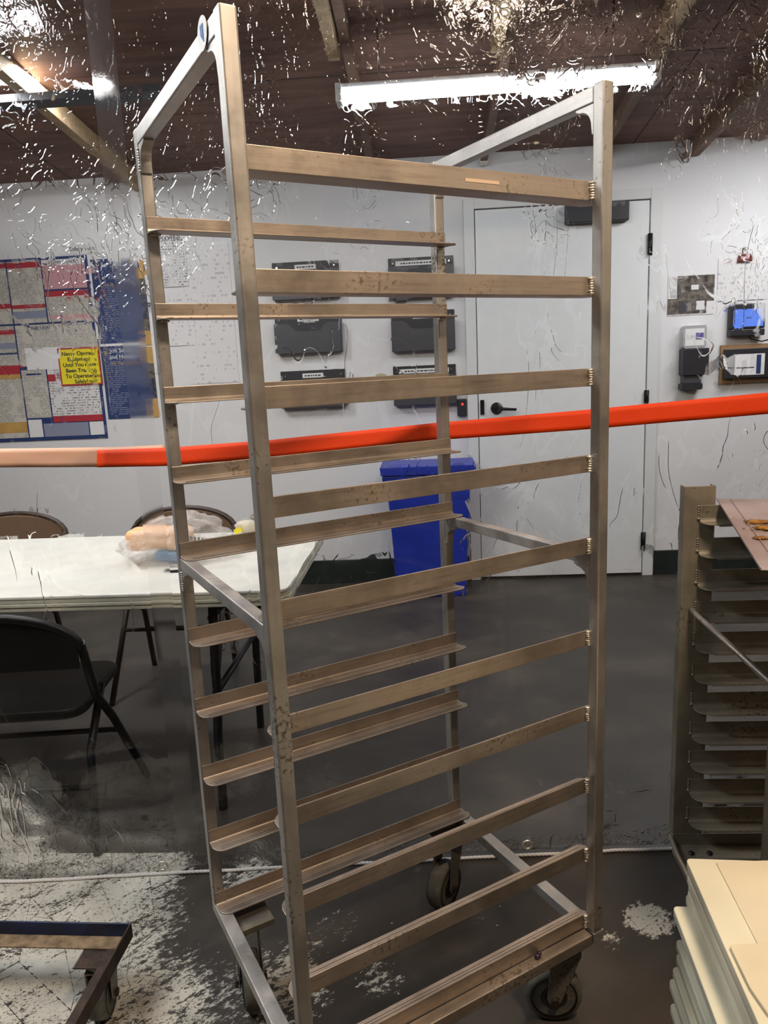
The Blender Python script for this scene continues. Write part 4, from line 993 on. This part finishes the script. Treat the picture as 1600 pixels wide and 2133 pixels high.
# base channels
for side in (0, 1):
    y0 = 0 if side == 0 else -RW
    s = -1 if side == 0 else 1
    b = MB(); b.box(-.012, RLn + .01, min(y0, y0 + s * .003), max(y0, y0 + s * .003), RB - .026, RB + .003); b.prism([(y0, RB - .026), (y0 + s * .05, RB - .030), (y0 + s * .05, RB - .033), (y0, RB - .029)], 'x', -.012, RLn + .01)
    b.box(-.012, RLn + .01, min(y0 + s * .05, y0 + s * .0525), max(y0 + s * .05, y0 + s * .0525), RB - .046, RB - .030)
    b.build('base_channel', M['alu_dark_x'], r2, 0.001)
    if side == 0:
        for x in (.012, .055):
            b = MB(); b.lathe([(.0075, 0), (.0075, .005), (.005, .007)], 6, Matrix.Translation((x + .01, y0 + s * .033, RB - .031)), smooth=False); b.build('bolt', M['black_metal'], r2)
for x0 in (-.012, RLn - .01):
    b = MB(); b.box(x0, x0 + .02, -RW, 0, RB - .05, RB - .03); b.build('base_bar', M['alu_dark_x'], r2, 0.001)
b = MB(); b.tube([(-.016, .008, RB - .008), (-.018, -.06, RB - .016), (-.018, -RW + .02, RB - .016)], .0055, 10); b.build('bumper_rod', M['alu_dark_z'], r2)
b = MB(); b.tube([(.012, -.003, .795), (.010, -.03, .795), (.010, -RW + .01, .795)], .0062, 12); b.build('cross_rod', M['alu_z'], r2)
for (x, y, hd) in ((.045, -.05, .4), (RLn - .05, -.05, .9), (.045, -RW + .05, .2), (RLn - .05, -RW + .05, .5)):
    caster(r2, x, y, x + .02 * math.cos(hd), y + .02 * math.sin(hd), hd, RB - .0505, R=.055)
# tray on the top runners
a_tr = math.atan2(-.45, -.51)
tz = 1.0365
tr = thing('sheet_pan', 'reddish worn aluminium sheet pan with crusty crumbs on the low rack', 'pan', R0 + TV * .05 + Vector((0, 0, tz)), A_ROOM)
c0 = hitz(1492, 1036, tz + .004); c1 = hitz(1600, 1207, tz + .004)
inv = (Matrix.Translation(R0 + TV * .05 + Vector((0, 0, tz))) @ Matrix.Rotation(A_ROOM, 4, 'Z')).inverted()
c0l = inv @ c0; c1l = inv @ c1
dr = (c1l - c0l); dr.z = 0; dr.normalize(); px_ = Vector((-dr.y, dr.x, 0)); px_ = px_ if px_.x > 0 else -px_
def TP(u, v, h): p = c0l + px_ * u + dr * v; return Vector((p.x, p.y, h))
TU, TV2 = .42, .60
b = MB()
def quadbox(b, u0, u1, v0, v1, h0, h1, m=0):
    vs = [b.bm.verts.new(TP(u, v, h)) for h in (h0, h1) for (u, v) in ((u0, v0), (u1, v0), (u1, v1), (u0, v1))]
    for f in ((0, 3, 2, 1), (4, 5, 6, 7), (0, 1, 5, 4), (1, 2, 6, 5), (2, 3, 7, 6), (3, 0, 4, 7)): b.bm.faces.new([vs[i] for i in f]).material_index = m
quadbox(b, 0, TU, 0, TV2, 0.0, .0012); quadbox(b, .028, .0295, 0.01, TV2, .0012, .0035); quadbox(b, 0, .0015, 0, TV2, .0012, .004)
b.build('pan', M['tray'], tr, 0.0003)
for k, (px, py, r_) in enumerate(((1578, 1087, .020), (1601, 1100, .022), (1549, 1100, .003), (1556, 1091, .0025), (1520, 1077, .0035), (1585, 1120, .012), (1566, 1102, .003))):
    q = inv @ hitz(px, py, tz + .003)
    b = MB(); b.blob((q.x, q.y, .003), r_, 3, .9, (1, .75, .14), seed=k * 3.1, fr=4); b.build('crumb', M['crust'] if k != 4 else M['paper'], tr)

# ================================================================== STACK OF CUTTING BOARDS
BC = Vector((.574, -.256, .577)); AB = math.radians(-35.8)
BT = Vector((math.cos(AB), math.sin(AB), 0)); BN = Vector((-BT.y, BT.x, 0))
dol = thing('board_dolly', 'low dark dolly carrying the stack of cutting boards', 'dolly', (BC.x, BC.y, 0), AB)
BLn, BWd = .60, .44
offs = [0, .002, .001, .003, .002, .001, -.021, -.017, .0, -.002, .004, -.013, -.006, -.012, -.004, -.016, -.009, -.019, -.014, -.006, -.018, -.011]
z = BC.z
zi = []
for i, of in enumerate(offs):
    th = .0126 if i < 12 else .0135
    if i == 6: th = .0145
    if i == 0: th = .0125
    zi.append((z, th, of)); z -= th + .0004
zbot = z
b = MB(); b.box(-.01, BWd, -BLn + .02, -.03, zbot - .03, zbot - .0005); b.build('deck', M['dark_brown'], dol, 0.003)
for (x, y) in ((.06, -.09), (BWd - .07, -.09), (.06, -BLn + .1), (BWd - .07, -BLn + .1)):
    caster(dol, x, y, x, y + .015, math.pi / 2, zbot - .0305, R=.05) if False else None
for (x, y) in ((.05, -.08), (BWd - .06, -.08), (.05, -BLn + .09), (BWd - .06, -BLn + .09)):
    b = MB(); b.box(x - .02, x + .02, y - .02, y + .02, 0, zbot - .0302); b.build('leg', M['dark_brown'], dol, 0.002)
names_b = ['topmost', 'second from the top', 'third from the top', 'fourth from the top', 'fifth from the top', 'sixth from the top']
mats_b = ['board_a', 'board_c', 'board_a', 'board_c', 'board_b', 'board_c', 'board_b', 'board_b', 'board_b', 'board_b', 'board_c', 'board_b', 'board_b', 'board_c', 'board_b', 'board_a', 'board_b', 'board_b', 'board_c', 'board_b', 'board_b', 'board_b']
ordn = ['topmost', 'second', 'third', 'fourth', 'fifth', 'sixth', 'seventh', 'eighth', 'ninth', 'tenth', 'eleventh', 'twelfth', 'thirteenth', 'fourteenth', 'fifteenth', 'sixteenth', 'seventeenth', 'eighteenth', 'nineteenth', 'twentieth', 'twenty-first', 'twenty-second']
for i, (zz, th, of) in enumerate(zi):
    bk = random.uniform(-.006, .004) if i else 0
    b = MB(); b.prism(rounded(of, BWd + of * .5, -BLn, bk if i != 6 else -.012, .008), 'z', zz - th, zz)
    colr = {'board_a': 'cream', 'board_b': 'pale greenish', 'board_c': 'greyish'}[mats_b[i]]
    lab = f'{colr} plastic cutting board, ' + ('topmost of the stack, warped cream sheets lying on it' if i == 0 else f'{ordn[i]} from the top' + (', sticking out left' if i == 6 else ' of the stack'))
    tag(b.build('cutting_board', M[mats_b[i]], loc=(BC.x, BC.y, 0), rz=AB, bevel=.0016), lab, 'cutting board', 'plastic cutting boards stacked at lower right')
def sheet_on(pts, zt, th, lab):
    P = []
    for (px, py) in pts:
        q = hitz(px, py, zt); d = q - BC; P.append((d.dot(BT), d.dot(BN)))
    b = MB(); b.prism(P, 'z', zt - th, zt); return tag(b.build('plastic_sheet', M['sheet_plastic'], loc=(BC.x, BC.y, 0), rz=AB, bevel=.0012), lab, 'plastic sheet', 'thin cream sheets on the board stack')
P_top = BC.z
sheet_on([(1492, 1795), (1640, 1790), (1800, 2050), (1602, 2010), (1506, 1822)], P_top + .0035, .003, 'thin cream plastic sheet at the back of the topmost cutting board')
sheet_on([(1520, 1968), (1600, 1962), (1690, 2000), (1760, 2200), (1600, 2110), (1562, 2055)], P_top + .0072, .0034, 'thin cream plastic sheet lying in front on the first sheet')

# ================================================================== RUSTY DOLLY AT THE LEFT
ZD = .172
dc = hitz(274, 1922, ZD); dc.z = 0; AD = math.radians(-32.5)
e1 = hitz(0, 1917, ZD); e2 = hitz(172, 2133, ZD)
AD = math.atan2(dc.y - e1.y, dc.x - e1.x)
dl = thing('angle_iron_dolly', 'rusty angle iron dolly with blue paint on its back rim at lower left', 'dolly', dc, AD)
DW, DD, DF, DLg = .52, .60, .036, .040
# back rail
b = MB(); b.box(-DW, 0, -.004, 0, ZD - DF, ZD); b.build('back_rail', M['blue_paint'], dl, 0.001)
b = MB(); b.box(-DW + .004, -.004, -DLg, -.004, ZD - DF, ZD - DF + .004); b.build('back_ledge', M['rust_dust'], dl, 0.001)
for x0, s in ((0, -1), (-DW, 1)):
    b = MB(); b.box(min(x0, x0 + s * .004), max(x0, x0 + s * .004), -DD, -.004, ZD - DF, ZD); b.box(min(x0 + s * .004, x0 + s * DLg), max(x0 + s * .004, x0 + s * DLg), -DD, -DLg - .0005, ZD - DF, ZD - DF + .004)
    b.build('side_rail', M['rust'], dl, 0.001)
b = MB(); b.box(-DW + .004, -.004, -DD, -DD + .004, ZD - DF, ZD); b.build('front_rail', M['rust'], dl, 0.001)
for (x, y) in ((-.055, -.05), (-DW + .055, -.05), (-.055, -DD + .06), (-DW + .055, -DD + .06)):
    b = MB(); b.box(x - .04, x + .04, y - .04, y + .03, ZD - DF - .004, ZD - DF - .0002); b.build('corner_plate', M['rust'], dl, 0.001)
    caster(dl, x, y, x + .004, y - .016, math.radians(100), ZD - DF - .0042, R=.05)
